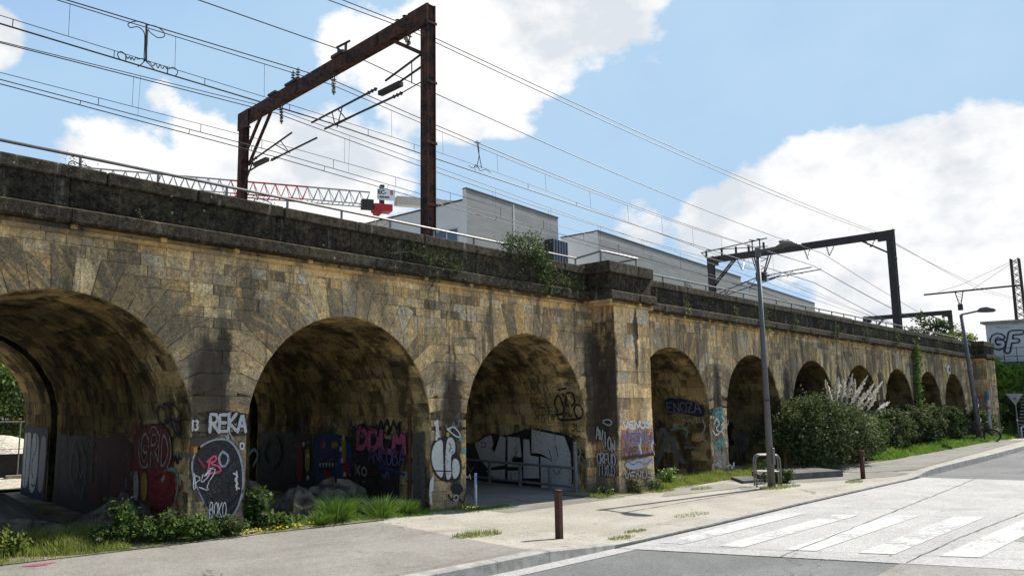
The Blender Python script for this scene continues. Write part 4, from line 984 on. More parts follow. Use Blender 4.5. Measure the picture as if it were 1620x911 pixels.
mb.add(vs,[(i*10+k_,i*10+(k_+1)%10,(i+1)*10+(k_+1)%10,(i+1)*10+k_) for i in range(5) for k_ in range(10)]+[tuple(range(10)),tuple(50+k_ for k_ in range(10))]); mb.build('lamp_head',GALV,lp,True)
hb=empty('hoop_barrier',(18.9,8.5,0),'low metal hoop barrier round the foot of the grey street lamp','barrier')
def hoop(p,q,h,par,r=.024,mat=None,mid=.38,rad=.14,name='hoop'):
    p=Vector(p);q=Vector(q); d=(q-p).normalized(); pts=[p+zv*-.05,p+zv*(h-rad)]
    for i in range(1,6): a=math.pi/2*i/5; pts.append(p+d*rad*(1-math.cos(a))+zv*(h-rad+rad*math.sin(a)))
    pts+= [q-d*rad*(1-math.cos(a_))+zv*(h-rad+rad*math.sin(a_)) for a_ in [math.pi/2*i/5 for i in range(5,0,-1)]]+[q+zv*(h-rad),q+zv*-.05]
    MB().tube(pts,r,8).build(name,mat or GALV,par,True)
    if mid: MB().tube([p+zv*mid,q+zv*mid],r*.8,8).build('mid_rail',mat or GALV,par)
hoop((18.80,8.67,0),(19.45,8.36,0),.76,hb,.02,mid=.36); hoop((19.1,8.86,0),(19.75,8.55,0),.76,hb,.02,mid=.36)
MB().tube([(19.40,8.40,.762),(19.70,8.59,.762)],.018,8).build('top_rail',GALV,hb)
# raised concrete slab with a step
rs=empty('concrete_platform',(21,9,0),'low dark-sided concrete slab with a step beside the street lamp','slab')
MB().add([(x,y,z) for z in (-.05,.17) for (x,y) in ((20.1,9.15),(23.4,8.35),(23.9,9.3),(21.3,9.95))],[(4,5,6,7),(0,1,5,4),(1,2,6,5),(2,3,7,6),(3,0,4,7)]).build('slab',CONCD,rs)
MB().add([(x,y,z) for z in (-.05,.07) for (x,y) in ((19.35,9.27),(20.6,8.97),(20.9,9.9),(20.2,10.0))],[(4,5,6,7),(0,1,5,4),(1,2,6,5),(2,3,7,6),(3,0,4,7)]).build('step',CONCD,rs)
# leaning lamp
l2=empty('street_lamp',(44.2,9.62,zg(44.2)),'leaning grey street lamp with long arm beyond the hedge, stickers on its pole','street lamp')
b_=Vector((44.2,9.66,zg(44.2)-.05)); t_=Vector((44.2,9.97,6.35))
MB().tube([b_,b_+(t_-b_)*.35,t_],[.13,.10,.07],12).build('pole',LAMPG,l2,True)
for f_ in (.37,.56): MB().tube([b_+(t_-b_)*f_,b_+(t_-b_)*(f_+.008)],.115,12).build('pole_band',GALV,l2)
MB().tube([t_,t_+Vector((0,-.7,.12))],.045,8).build('arm',LAMPG,l2)
a0=t_+Vector((0,-.65,.10)); mb=MB(); mb.tube([a0,a0+Vector((0,-.15,.05)),a0+Vector((0,-.4,.06)),a0+Vector((0,-.65,.0)),a0+Vector((0,-.72,-.02))],[.05,.12,.15,.09,.02],10); mb.build('lamp_head',LAMPG,l2,True)
for i,(f_,c_) in enumerate(((.16,(.6,.6,.58)),(.22,(.55,.08,.06)),(.27,(.6,.6,.6)),(.31,(.1,.2,.5)))):
    q=b_+(t_-b_)*f_; MB().box(q.x-.09,q.x+.05,q.y-.128,q.y-.122,q.z,q.z+.16).build('sticker',plain('sticker_paper',c_,.6),l2)
tt=empty('poster_column',(45.9,9.62,zg(46)),'slim column pasted with stickers and a blue top, just right of the leaning lamp','column')
MB().tube([(45.9,9.62,.25),(45.9,9.62,2.6)],.08,14).build('column',plain('pasted_column',(.28,.27,.25),.8,.2,0,.5,9),tt,True)
for z0,z1,c_,nm in ((2.25,2.66,(.05,.12,.20),'blue_panel'),(1.80,1.92,(.32,.08,.07),'sticker'),(1.5,1.62,(.25,.25,.24),'sticker'),(1.1,1.35,(.25,.3,.3),'sticker'),(.8,1.0,(.28,.25,.2),'sticker')): MB().tube([(45.9,9.62,z0),(45.9,9.62,z1)],.085,14).build(nm,plain('sticker_paper',c_,.6),tt)
# wrecked bicycle leaning against the leaning lamp
bk=empty('bicycle',(43.6,9.55,zg(43.6)),'wrecked dark bicycle chained to the foot of the leaning lamp','bicycle')
zb_=zg(43.6)
def wheel(c,R,ax):
    mb=MB(); ax=Vector(ax).normalized(); e=ax.orthogonal().normalized(); f=ax.cross(e); P=[Vector(c)+(e*math.cos(a)+f*math.sin(a))*R for a in [2*math.pi*i/24 for i in range(25)]]
    mb.tube(P,.035,6,cap=False); w=mb.build('wheel',DARKP,bk); mb=MB()
    for i in range(10): a=2*math.pi*i/10; mb.tube([c,Vector(c)+(e*math.cos(a)+f*math.sin(a))*R],.004,3)
    mb.tube([Vector(c)-ax*.04,Vector(c)+ax*.04],.025,6); mb.build('spokes',GALV,w)
wheel((43.5,9.95,zb_+.33),.32,(.8,.3,.25)); wheel((43.7,9.1,zb_+.30),.32,(.85,-.1,-.35))
mb=MB(); q=[(43.5,9.95,zb_+.33),(43.55,9.62,zb_+.36),(43.5,9.72,zb_+.82),(43.6,9.25,zb_+.78),(43.7,9.1,zb_+.30)]
for a,b in ((0,1),(0,2),(1,2),(2,3),(1,3),(3,4)): mb.tube([q[a],q[b]],.03,6)
mb.build('frame',STEEL,bk); MB().tube([(43.5,9.72,zb_+.82),(43.5,9.76,zb_+.92)],.02,6).build('seat_post',STEEL,bk); MB().box(43.44,43.58,9.66,9.90,zb_+.92,zb_+.96,None,.01).build('saddle',DARKP,bk); MB().tube([(43.3,9.22,zb_+.93),(43.6,9.25,zb_+.92),(43.85,9.2,zb_+.93)],.022,6).build('handlebar',STEEL,bk)
# give-way sign seen from behind and hoop by the far kerb
gs=empty('give_way_sign',(50,9.35,zg(50)),'back of a triangular give way sign on a grey post in front of the stairs','road sign')
MB().tube([(50,9.3,.2),(50,9.3,2.7)],.035,8).build('post',GALV,gs); mb=MB(); mb.add([(49.95,9.66,2.6),(49.95,8.94,2.6),(49.95,9.3,2.0),(49.98,9.66,2.6),(49.98,8.94,2.6),(49.98,9.3,2.0)],[(0,1,2),(5,4,3),(0,3,4,1),(1,4,5,2),(2,5,3,0)]); mb.build('sign_plate',plain('sign_back_grey',(.36,.35,.34),.6),gs); MB().box(49.91,49.945,9.24,9.36,2.3,2.4).build('clamp',GALV,gs)
MB().tube([(50,9.3,1.2),(50,9.3,1.27)],.045,8).build('post_band',WHITEP,gs)
fh=empty('hoop_barrier',(50.4,9.0,.3),'pale hoop barrier on the far verge near the give way sign','barrier'); hoop((50.4,9.25,.3),(50.4,8.0,.3),.62,fh,.035,WHITEP,None)
# little marker post at the pier
mk=empty('marker_post',(10.84,10.5,0),'slim white marker post with a blue label at the pier left of the third arch','post')
MB().box(10.81,10.85,10.46,10.50,-.05,.66,None,.004).build('post',plain('dull_white_post',(.42,.43,.45),.6),mk); MB().box(10.814,10.846,10.456,10.458,.44,.62).build('label',plain('blue_label',(.05,.15,.45),.5),mk)
# barrier along the wall in the third arch
br=empty('guard_rail',(14.2,11,0),'grey steel guard rail along the inside wall of the third arch','railing')
BRM=plain('dull_grey_rail',(.12,.13,.14),.6,.4,0,.2)
MB().tube([(14.3,10.68,-.05),(14.27,10.68,1.15)],.045,10).build('post',BRM,br)
for y in (11.4,12.3,13.3,14.3,15.5): MB().box(14.22,14.28,y-.03,y+.03,-.05,.56).build('post',BRM,br)
for z in (.56,.14): MB().tube([(14.25,10.7,z),(14.25,16.5,z)],.028,8).build('rail',BRM,br)
# downpipe on the pier by the second arch (inside right)
dp=empty('rusty_downpipe',(9.72,11.2,0),'rusty brown vertical pipe on the inner wall at the right of the second arch','pipe'); MB().tube([(9.70,11.15,.0),(9.70,11.15,1.75)],.035,8).build('pipe',CORTEN,dp)
for z in (.5,1.4): MB().box(9.66,9.76,11.10,11.20,z,z+.04).build('bracket',CORTEN,dp)
# ------------------------------------------------------------------ bank, stairs and white building at the far right
mb=MB(); vs=[];fs=[]; bxs=[50.6,51.5,52.5,53.5,54.5,55.5,56.2,60,75]; bys=[-10,3,7,8.9,10.3,11.5,13,16,20,30]
def bz(x,y): 
    t=max(0,min(1,(x-51.2)/5)); return zg(x)-.03+t*t*(3-2*t)*4.2*(1 if y>10.3 or y<9 else 1)
for x in bxs:
    for y in bys: vs.append((x,y,bz(x,y)-(.35 if 8.9<=y<=10.3 and 51<x<56 else 0)))
m_=len(bys); fs=[(i*m_+j,(i+1)*m_+j,(i+1)*m_+j+1,i*m_+j+1) for i in range(len(bxs)-1) for j in range(m_-1)]
k=NT('grassy_bank',.95,.1); n=k.noise(k.pos,1.2,6,.7); k.color(k.mix(k.rng(n,.4,.6),(.05,.08,.02),(.13,.19,.05))); k.bump(n,.6,.1); BANK=k.m
mb.add(vs,fs); struct(mb,'embankment',BANK)
sr=empty('outdoor_stairs',(53.5,9.6,.3),'steep concrete stairs climbing the grassy bank to the white building','stairs')
mb=MB(); tm=MB(); ns_=24
for i in range(ns_): x=51.2+5*i/ns_; z=.3+4.25*(i+1)/ns_; mb.box(x,x+.5,8.45,9.6,z-.5,z-.05); tm.box(x-.05,x+.30,8.43,9.62,z-.05,z)
mb.build('flight',plain('dark_riser',(.035,.035,.03),.95),sr); tm.build('treads',CONC,sr)  # risers darkened: shade between the treads put into their colour
MB().tube([(51.2,8.8,1.3),(56.2,8.8,5.5)],.035,6).build('handrail',WHITEP,sr)
for x in (51.3,53.7,56.1): MB().tube([(x,8.8,.3+(x-51.2)*.85),(x,8.8,1.3+(x-51.2)*.84)],.025,6).build('baluster',GALV,sr)
gfb=empty('white_block_building',(57,9,4.4),'white painted flat-roofed block with blue black graffiti letters on the bank','building')
k=NT('white_painted_blockwork',.85,.2); n=k.noise(k.pos,1.5,5,.6); bt=k.n('ShaderNodeTexBrick'); k.l(k.mp(k.pos,(1,1,1),(0,0,0),(0,R_(90),R_(90))),bt.inputs['Vector']); bt.inputs['Scale'].default_value=2.5; bt.inputs['Mortar Size'].default_value=.012; bt.inputs['Color1'].default_value=(.58,.57,.54,1); bt.inputs['Color2'].default_value=(.62,.61,.58,1); bt.inputs['Mortar'].default_value=(.42,.41,.39,1)
k.color(k.mix(k.math('MULTIPLY',k.rng(n,.5,.7),.4),bt.outputs['Color'],(.38,.37,.34))); WBLK=k.m
MB().box(56.2,62,3,11.52,4.55,6.86).build('wall',WBLK,gfb); MB().box(56.0,62.2,2.8,11.72,6.862,7.0).build('roof_edge',CONC,gfb); MB().box(56.1,62,3,11.6,3.2,4.548).build('plinth',CONCD,gfb)
fnc=empty('bank_railing',(56,10.5,4.6),'thin dark railing in front of the white block building','railing')
for y in (11.3,10.7,10.1,9.5,8.9,8.3): MB().box(55.9,55.93,y-.015,y+.015,4.3,5.35).build('post',STEEL,fnc)
for z in (4.85,5.35): MB().box(55.9,55.93,7.5,11.35,z-.015,z+.015).build('rail',STEEL,fnc)
# low gate at the foot of the stairs
gt=empty('mesh_gate',(51,10.8,.3),'dark low mesh panel at the foot of the grassy bank','gate'); mb=MB()
for y in [10.35+.12*i for i in range(9)]: mb.box(50.9,50.93,y-.01,y+.01,.3,1.25)
for z in (.4,.62,.84,1.06,1.25): mb.box(50.9,50.93,10.3,11.35,z-.012,z+.012)
mb.build('panel',STEEL,gt)
# rocks and concrete ramps blocking the arches
def rock(x,y,rx,ry,h,label,rz=0,cat='boulder'):
    me=MB(); vs=[];n=14;rings=8
    for j in range(rings):
        t=math.pi/2*j/(rings-1)*.98
        for i in range(n):
            a=2*math.pi*i/n; r=math.cos(t); z=math.sin(t)
            q=1+.55*noise.noise(Vector((math.cos(a)*1.4+x*3,math.sin(a)*1.4+y*3,z*2)))+.32*noise.noise(Vector((math.cos(a)*3+x,math.sin(a)*3,z*4+y)))
            vs.append((x+rx*r*math.cos(a)*q,y+ry*r*math.sin(a)*q,zg(x)-.08+(h+.08)*z*q))
    me.add(vs,[(j*n+i,j*n+(i+1)%n,(j+1)*n+(i+1)%n,(j+1)*n+i) for j in range(rings-1) for i in range(n)]+[tuple((rings-1)*n+i for i in range(n))]); o=me.build('rock',ROCK); tag(o,label,cat,'rocks blocking the arches'); return o
rock(3.1,11.55,.6,.4,.32,'pale rounded rock in the grass at the left edge')
rock(4.45,12.0,.75,.5,.48,'dark broad rock under the first arch behind leafy weeds')
rock(6.42,11.5,.42,.5,.58,'dark boulder at the left foot of the second arch')
rock(7.05,10.95,.42,.36,.50,'pale-edged boulder in the middle of the second arch')
rock(8.35,11.7,1.1,.5,.52,'long low rock slab at the back right of the second arch')
rock(6.0,12.2,.5,.4,.45,'rear boulder in shade behind the pier of the second arch')
rp=empty('concrete_ramp',(2.8,12.5,0),'dark tilted concrete slab lying under the first arch','slab')
MB().add([(2.0,11.9,.0),(3.35,11.55,.0),(4.1,13.6,.0),(2.6,14.2,.0),(1.9,11.8,.75),(2.45,11.65,.60),(3.2,13.6,.55),(2.4,14.0,.6)],[(4,5,6,7),(0,1,5,4),(1,2,6,5),(2,3,7,6),(3,0,4,7)]).build('slab',CONCD,rp)
def zw(x): return zg(x)+lft(x)
# ------------------------------------------------------------------ vegetation
def leaf(mb,p,s,col,up=.3):
    d=Vector((rnd.gauss(0,1),rnd.gauss(0,1),rnd.gauss(0,1)+up)).normalized(); e=d.orthogonal().normalized(); a=rnd.random()*6.28; e=e*math.cos(a)+d.cross(e)*math.sin(a); f=d.cross(e)
    p=Vector(p); mb.add([p-e*s*.5,p+f*s*.3+d*s*.08,p+e*s*.55,p-f*s*.3+d*s*.08],[(0,1,2,3)],col)
def cmixc(a,b,t): return tuple(a[i]+(b[i]-a[i])*t for i in range(3))
def leafcol(pal,x,y,z):
    n=noise.noise(Vector((x*1.7,y*1.7,z*1.7)))*.5+.5; c=cmixc(pal[0],pal[1],max(0,min(1,n+rnd.uniform(-.35,.35))))
    if len(pal)>2 and rnd.random()<.09: c=pal[2]  # pale third colour: leaf gloss highlights put into the leaf tint
    return c
OLIVE=((.035,.052,.014),(.10,.125,.04),(.24,.26,.14)); GREEN=((.035,.075,.012),(.12,.19,.03),(.22,.3,.08)); BRIGHT=((.09,.17,.02),(.21,.33,.05)); DARKG=((.028,.05,.014),(.075,.11,.032)); MID=((.03,.06,.013),(.09,.135,.03),(.17,.2,.08)); YELG=((.13,.17,.03),(.32,.35,.08))
def shrub(name,c,rad,n,s,pal,label,cat='shrub',nc=40,group=None,stem=True,clump=.22,shell=.75):
    o=empty(name,(c[0],c[1],c[2]-rad[2]*.9),label,cat,group); mb=MB(); cl=[]
    for i in range(nc):
        a=rnd.random()*6.283; z=rnd.uniform(-.75,1); r=math.sqrt(max(0,1-z*z)); q=rnd.uniform(shell,1.0)*(1+.22*noise.noise(Vector((math.cos(a)*2+c[0],math.sin(a)*2,z*2))))
        cl.append(Vector((c[0]+rad[0]*r*math.cos(a)*q,c[1]+rad[1]*r*math.sin(a)*q,c[2]+rad[2]*z*q)))
    sc=min(rad)*clump*2
    for i in range(n):
        if rnd.random()<.78: b=rnd.choice(cl); p=Vector((b.x+rnd.gauss(0,sc*.55),b.y+rnd.gauss(0,sc*.55),b.z+rnd.gauss(0,sc*.45)))
        else:
            a=rnd.random()*6.283; z=rnd.uniform(-1,1); r=math.sqrt(1-z*z)*rnd.random()**.4; p=Vector((c[0]+rad[0]*r*math.cos(a)*.9,c[1]+rad[1]*r*math.sin(a)*.9,c[2]+rad[2]*z*.85))
        if p.z<zw(p.x)-.02: p.z=zw(p.x)+rnd.random()*.1
        leaf(mb,p,s*rnd.uniform(.6,1.35),leafcol(pal,*p))
    mb.build('foliage',LEAF,o)
    if stem:
        mb=MB(); base=Vector((c[0],c[1],c[2]-rad[2]))
        for b in cl[:min(nc,16)]: mid=(base+b)/2+Vector((rnd.uniform(-.1,.1),rnd.uniform(-.1,.1),.1)); mb.tube([base+Vector((rnd.uniform(-.1,.1)*rad[0],rnd.uniform(-.1,.1)*rad[1],0)),mid,b],[.03*rad[2],.018*rad[2],.006],5)
        mb.build('branches',BARK,o)
    return o
BARK=plain('bark',(.09,.07,.05),.95,.1,0,.4,6,.5)
def grass(name,region,n,h,pal,label,w=.008,cat='grass'):
    """region(u,v)->(x,y,z,density height factor)"""
    mb=MB()
    for i in range(n):
        q=region(rnd.random(),rnd.random())
        if q is None: continue
        x,y,z,k_=q; hh=h*k_*rnd.uniform(.4,1.25); a=rnd.random()*6.283; l=rnd.uniform(.1,.65)*hh; dx,dy=math.cos(a)*l,math.sin(a)*l; ww=w*rnd.uniform(.7,1.5); a2=rnd.random()*3.14; ex,ey=math.cos(a2)*ww,math.sin(a2)*ww
        c=leafcol(pal,x*1.5,y*1.5,0); c2=cmixc(c,(c[0]*1.3+.02,c[1]*1.2+.01,c[2]),.6)
        mb.add([(x-ex,y-ey,z),(x+ex,y+ey,z),(x+dx*.35+ex*.7,y+dy*.35+ey*.7,z+hh*.6),(x+dx*.35-ex*.7,y+dy*.35-ey*.7,z+hh*.6),(x+dx,y+dy,z+hh*.97)],[(0,1,2,3),(3,2,4)],c)
    o=mb.build(name,GRASS); return tag(o,label,cat,None,'stuff')
def strip(x0,x1,yl,yh,zoff=0,p=1.0,fade=True):
    def f(u,v):
        x=x0+(x1-x0)*u**p; a=yl(x) if callable(yl) else yl; b=yh(x) if callable(yh) else yh
        if b<=a: return None
        y=a+(b-a)*v; n=noise.noise(Vector((x*1.1,y*1.6,2.2)))
        if n<-.22 and rnd.random()<.8: return None
        k_=.35+.65*min(1,(y-a)/.5) if fade else 1
        return (x,y,zw(x)+zoff,k_*(.7+1.1*max(0,n)))
    return f
struct(sheet([(-8,10.05),(1.5,10.22),(5.5,10.10),(5.9,10.15),(5.9,11.5),(-8,11.9)],.08,step=1),'soil_verge',GROUND)
struct(sheet([(5.88,10.15),(8.2,10.0),(8.2,11.3),(5.88,11.6)],.082,step=.5),'soil_verge',GROUND)
struct(sheet([(13.7,9.95),(14.3,9.72),(16.8,9.68),(19.3,9.95),(23.3,10.15),(24,10.3),(24,10.8),(13.7,10.9)],.010,step=.5),'soil_verge',GROUND)
struct(sheet([(24,9.3),(34,9.35),(45,9.35),(50.3,9.4),(50.3,10.9),(24,10.9)],.016,step=1),'soil_verge',GROUND)
grass('grass',strip(1.2,4.0,10.2,11.5),13000,.22,YELG,'bright yellow-green grass tufts at the far left edge',.005)
grass('grass',strip(-4,5.8,10.15,11.0),9000,.12,MID,'short weedy grass along the foot of the first arch',.005)
grass('grass',strip(5.9,10.8,lambda x:10.15,lambda x:11.1),9000,.11,BRIGHT,'bright green grass strip in front of the second arch',.005)
grass('grass',strip(10.2,11.5,9.98,10.35),1500,.06,BRIGHT,'thin grass tongue running out to the sunken path',.005)
grass('grass',strip(13.9,16.9,lambda x:9.75,lambda x:10.05),5000,.12,YELG,'grass and weeds at the foot of the buttress',.005)
grass('grass',strip(16.5,24,lambda x:9.75+.06*(x-16.5),lambda x:10.9),16000,.20,YELG,'sunlit yellow-green grass under the fourth and fifth arches',.007)
grass('grass',strip(29.5,50,lambda x:9.2,lambda x:10.1),20000,.34,BRIGHT,'long bright grass at the foot of the far hedge',.014)
grass('grass',strip(50.8,54,11,16,.2),2500,.4,BRIGHT,'tall grass at the foot of the bank',.02)
grass('grass',strip(42.8,46.5,9.0,10.2),1500,.12,YELG,'tuft of grass round the foot of the leaning lamp',.01)
# weeds in the pavement
def tuft(cx_,cy_,r,n,h,pal,label,name='weed_tuft'):
    def f(u,v): a=u*6.283; rr=r*math.sqrt(v); x=cx_+rr*math.cos(a)*1.8; y=cy_+rr*math.sin(a)*.6; return (x,y,pz(x,max(.16,y-ky(x))),1)
    return grass(name,f,n,h,pal,label,.004)
for i,(x,y,r,n,h,l) in enumerate([(8.35,8.05,.28,500,.07,'weed tuft in the pavement left of the square bollard'),(10.1,6.75,.18,250,.035,'thin line of weeds near the dropped kerb'),(10.8,6.95,.16,200,.035,'small weeds on the pavement above the first crossing stripe'),(18.9,8.3,.35,500,.07,'grass growing round the foot of the street lamp'),(19.6,8.2,.25,250,.05,'grass patch right of the street lamp foot'),(13.2,7.3,.3,250,.025,'faint weeds in a pavement crack'),(22.0,7.6,.25,250,.05,'grass round the foot of the far bollard'),(17.3,9.3,.25,250,.06,'small grass patch before the low slab'),(16.2,9.65,.25,300,.06,'grass patch beyond the buttress weeds')]): tuft(x,y,r,n,h,YELG,l)
def weed(c,r,h,n,s,pal,label,flowers=0,fc=(.8,.8,.75)):
    o=empty('leafy_weed',(c[0],c[1],zw(c[0])),label,'weed','leafy weeds along the wall foot'); mb=MB(); stm=MB(); k_=max(5,int(n/45)); tips=[]
    for i in range(k_):
        a=rnd.random()*6.283; q=rnd.random(); tips.append(Vector((c[0]+r*math.cos(a)*q,c[1]+r*.6*math.sin(a)*q,zw(c[0])+h*rnd.uniform(.35,1))))
        stm.tube([(c[0]+r*.5*math.cos(a)*q,c[1]+r*.3*math.sin(a)*q,zw(c[0])),tips[-1]],.006,4)
    for i in range(n):
        t=rnd.choice(tips); b=Vector((c[0]+(t.x-c[0])*.6,c[1]+(t.y-c[1])*.6,zw(c[0]))); p=b+(t-b)*rnd.random()**.6+Vector((rnd.gauss(0,.05),rnd.gauss(0,.05),rnd.gauss(0,.03)))
        leaf(mb,p,s*rnd.uniform(.5,1.3),leafcol(pal,*p),1.2)
    mb.build('foliage',LEAF,o); stm.build('stems',BARK,o)
    if flowers:
        f=MB()
        for i in range(flowers): t=rnd.choice(tips); leaf(f,t+Vector((rnd.gauss(0,.06),rnd.gauss(0,.06),.03)),.05,fc,2)
        f.build('flowers',LEAF,o)
weed((3.75,10.6,0),.35,.35,900,.07,MID,'dense leafy weed right of the yellow grass at the left edge')
weed((4.02,10.62,0),.22,.62,500,.08,GREEN,'tallest leafy weed with pale top shoots under the first arch')
weed((4.55,10.5,0),.4,.42,1200,.07,GREEN,'wide dark green weed clump in front of the first arch')
weed((5.0,10.32,0),.3,.38,800,.07,GREEN,'weed clump left of the black egg-shaped graffiti foot')
weed((5.45,10.3,0),.32,.30,800,.06,MID,'weed clump below the black egg-shaped graffiti')
weed((6.1,10.62,0),.25,.62,700,.10,MID,'big-leaved plant at the left side of the second arch')
weed((6.4,10.4,0),.3,.3,500,.08,GREEN,'low plant in front of the dark boulder in the second arch')
weed((2.55,10.7,0),.3,.4,500,.07,YELG,'pale bramble at the left edge of the picture')
def spiky(c,r,h,n,label,pal=BRIGHT):
    o=empty('grass_clump',(c[0],c[1],zw(c[0])),label,'grass clump','grass clumps in the second arch'); mb=MB()
    for i in range(n):
        a=rnd.random()*6.283; q=rnd.random()**.7; x=c[0]+r*.35*math.cos(a)*q; y=c[1]+r*.35*math.sin(a)*q; hh=h*rnd.uniform(.4,1.1); ex=.007; dx,dy=math.cos(a)*r*q,math.sin(a)*r*q; col=leafcol(pal,x,y,0); z=zw(x)
        mb.add([(x-ex,y,z),(x+ex,y,z),(x+dx*.5+ex,y+dy*.5,z+hh*.65),(x+dx*.5-ex,y+dy*.5,z+hh*.65),(x+dx,y+dy,z+hh)],[(0,1,2,3),(3,2,4)],col)
    mb.build('blades',GRASS,o)
spiky((7.5,10.45,0),.42,.42,380,'tall bright grass clump in front of the pale-edged boulder'); spiky((8.4,10.4,0),.42,.36,330,'second bright grass clump right of the boulder in the second arch'); spiky((7.05,10.3,0),.25,.2,300,'small grass clump left of the tall one in the second arch'); spiky((9.0,10.4,0),.22,.28,300,'rightmost grass clump in the second arch')
weed((15.35,9.92,0),.35,.36,900,.055,((.09,.085,.03),(.2,.19,.09),(.3,.28,.15)),'brownish weed bush at the corner of the buttress')
weed((14.5,10.1,0),.4,.14,500,.05,GREEN,'low green weed at the shaded left foot of the buttress',14)
weed((16.2,9.95,0),.45,.22,700,.05,MID,'low weeds along the front of the buttress')
weed((17.6,10.35,0),.3,.45,600,.06,BRIGHT,'leafy plant with a white flower head beside the fourth arch',22)
weed((20.35,8.72,0),.36,.36,1300,.07,MID,'leafy bush growing at the edge of the low slab')
weed((19.9,8.95,0),.12,.60,250,.05,MID,'tall thin sprig left of the leafy bush by the slab')
yf=MB()
for i in range(90): x=rnd.uniform(5.5,7.0); leaf(yf,(x,10.22+rnd.gauss(0,.04),.11+rnd.random()*.04),.05,(.75,.6,.03),3)
for i in range(30): x=rnd.uniform(10.1,10.5); leaf(yf,(x,10.15+rnd.gauss(0,.05),.08+rnd.random()*.04),.04,(.75,.65,.05),3)
tag(yf.build('yellow_flowers',LEAF),'small yellow flowers scattered along the verge edge','flowers',None,'stuff')
# hedge
shrub('bush',(26.6,10.1,1.05),(2.75,1.05,1.10),26000,.10,OLIVE,'largest dark olive bush against the viaduct right of the street lamp',nc=95,group='shrubs of the hedge',clump=.17,shell=.85)
shrub('bush',(30.6,10.3,.8),(1.9,.55,.8),10000,.10,MID,'mid-green bush below the pampas grass',nc=50,group='shrubs of the hedge',shell=.85)
shrub('bush',(33.8,10.35,.95),(2.3,.5,.8),10000,.11,OLIVE,'rounded olive bush below the seventh and eighth arches',nc=50,group='shrubs of the hedge',shell=.85)
shrub('bush',(37.9,10.4,1.15),(2.5,.5,.8),10000,.12,OLIVE,'olive bush below the hanging ivy',nc=50,group='shrubs of the hedge',shell=.85)
shrub('bush',(41.8,10.4,1.1),(2.3,.5,.75),9000,.12,DARKG,'darkest bush of the hedge left of the leaning lamp',nc=45,group='shrubs of the hedge',shell=.85)
shrub('bush',(46.6,10.3,.9),(1.6,.7,.7),4000,.12,OLIVE,'last small bush of the hedge at the end pilaster',nc=25,group='shrubs of the hedge')
# pampas grass
pg=empty('pampas_grass',(29.4,9.9,0),'tall pampas grass with cream plumes rising out of the hedge','pampas grass')
for i,(u0,v0,u1,v1) in enumerate([(1318,645,1308,608),(1322,640,1326,604),(1330,640,1336,600),(1336,648,1348,596),(1332,650,1342,612),(1345,640,1371,597),(1340,650,1361,618),(1352,652,1366,624),(1360,640,1381,609),(1365,645,1395,605),(1372,650,1384,628),(1388,648,1405,637),(1326,650,1318,622),(1350,645,1352,606),(1340,640,1330,612),(1355,660,1362,640)]):
    Yp=9.6+.05*(i%5); a=onY(u0,v0,Yp); b=onY(u1,v1,Yp); base=Vector((29.2+rnd.uniform(-.4,.4),9.95,.3))
    st_=MB(); st_.tube([base,(base+a)/2+zv*.1,a,b],[.012,.010,.008,.003],4); s_=st_.build('stem',plain('pampas_stem',(.35,.3,.15),.9) if i==0 else bpy.data.materials['pampas_stem'],pg)
    f=MB(); ln=(b-a)
    for j in range(300):
        t=rnd.random(); w_=.075*math.sin(math.pi*min(1,t*.85+.12)); p=a+ln*t; q=p+Vector((rnd.gauss(0,w_*.5),rnd.gauss(0,w_*.5),rnd.gauss(0,w_*.5)))+ln.normalized()*.05; c=(.74,.68,.56) if rnd.random()<.75 else (.5,.42,.3)
        e=Vector((rnd.gauss(0,1),rnd.gauss(0,1),rnd.gauss(0,1))).normalized()*.012; f.add([p-e,p+e,q+ln.normalized()*.12+e,q+ln.normalized()*.12-e],[(0,1,2,3)],c)
    f.build('plume',LEAF,s_)
mb=MB()
for i in range(350):
    a=rnd.random()*6.283; h=rnd.uniform(.9,1.7); r=rnd.uniform(.3,1.3); p0=Vector((29.3,9.95,.2)); p1=p0+Vector((math.cos(a)*r*.4,math.sin(a)*r*.25,h)); p2=p0+Vector((math.cos(a)*r*1.1,math.sin(a)*r*.6,h*.8)); c=leafcol(YELG,*p1)
    for (q0,q1) in ((p0,p1),(p1,p2)): mb.add([q0+Vector((-.01,0,0)),q0+Vector((.01,0,0)),q1+Vector((.008,0,0)),q1-Vector((.008,0,0))],[(0,1,2,3)],c)
mb.build('leaves',GRASS,pg)
# climbers and plants on the masonry
def climber(pts,n,s,pal,label,spread=.12,out=.1,name='ivy'):
    o=empty(name,pts[0],label,'climbing plant'); mb=MB(); tw=MB(); P=[Vector(p) for p in pts]
    for a,b in zip(P,P[1:]): tw.tube([a,(a+b)/2+Vector((rnd.uniform(-.06,.06),-.02,rnd.uniform(-.03,.03))),b],.008,4)
    for i in range(n):
        k_=rnd.randrange(len(P)-1); t=rnd.random(); p=P[k_]+(P[k_+1]-P[k_])*t; p=p+Vector((rnd.gauss(0,spread),-abs(rnd.gauss(0,out)),rnd.gauss(0,spread)))
        leaf(mb,p,s*rnd.uniform(.5,1.3),leafcol(pal,*p))
    mb.build('foliage',LEAF,o); tw.build('twigs',BARK,o)
climber([(38.6,10.5,4.6),(38.7,10.55,3.8),(38.6,10.56,3.0),(38.5,10.56,2.2),(38.7,10.55,1.4)],1500,.10,GREEN,'hanging curtain of ivy between the eighth and ninth arches',.2,.08)
climber([(11.9,10.55,5.25),(12.4,10.5,5.35),(12.9,10.5,5.3),(13.0,10.42,5.0),(12.95,10.4,4.7),(13.1,10.38,4.5)],900,.055,MID,'leafy vine hanging over the parapet behind the handrail',.15,.07,'vine')
shrub('parapet_bush',(12.75,10.75,5.42),(.62,.3,.32),1700,.05,OLIVE,'leafy bush growing on top of the parapet left of the buttress',nc=28,clump=.3)
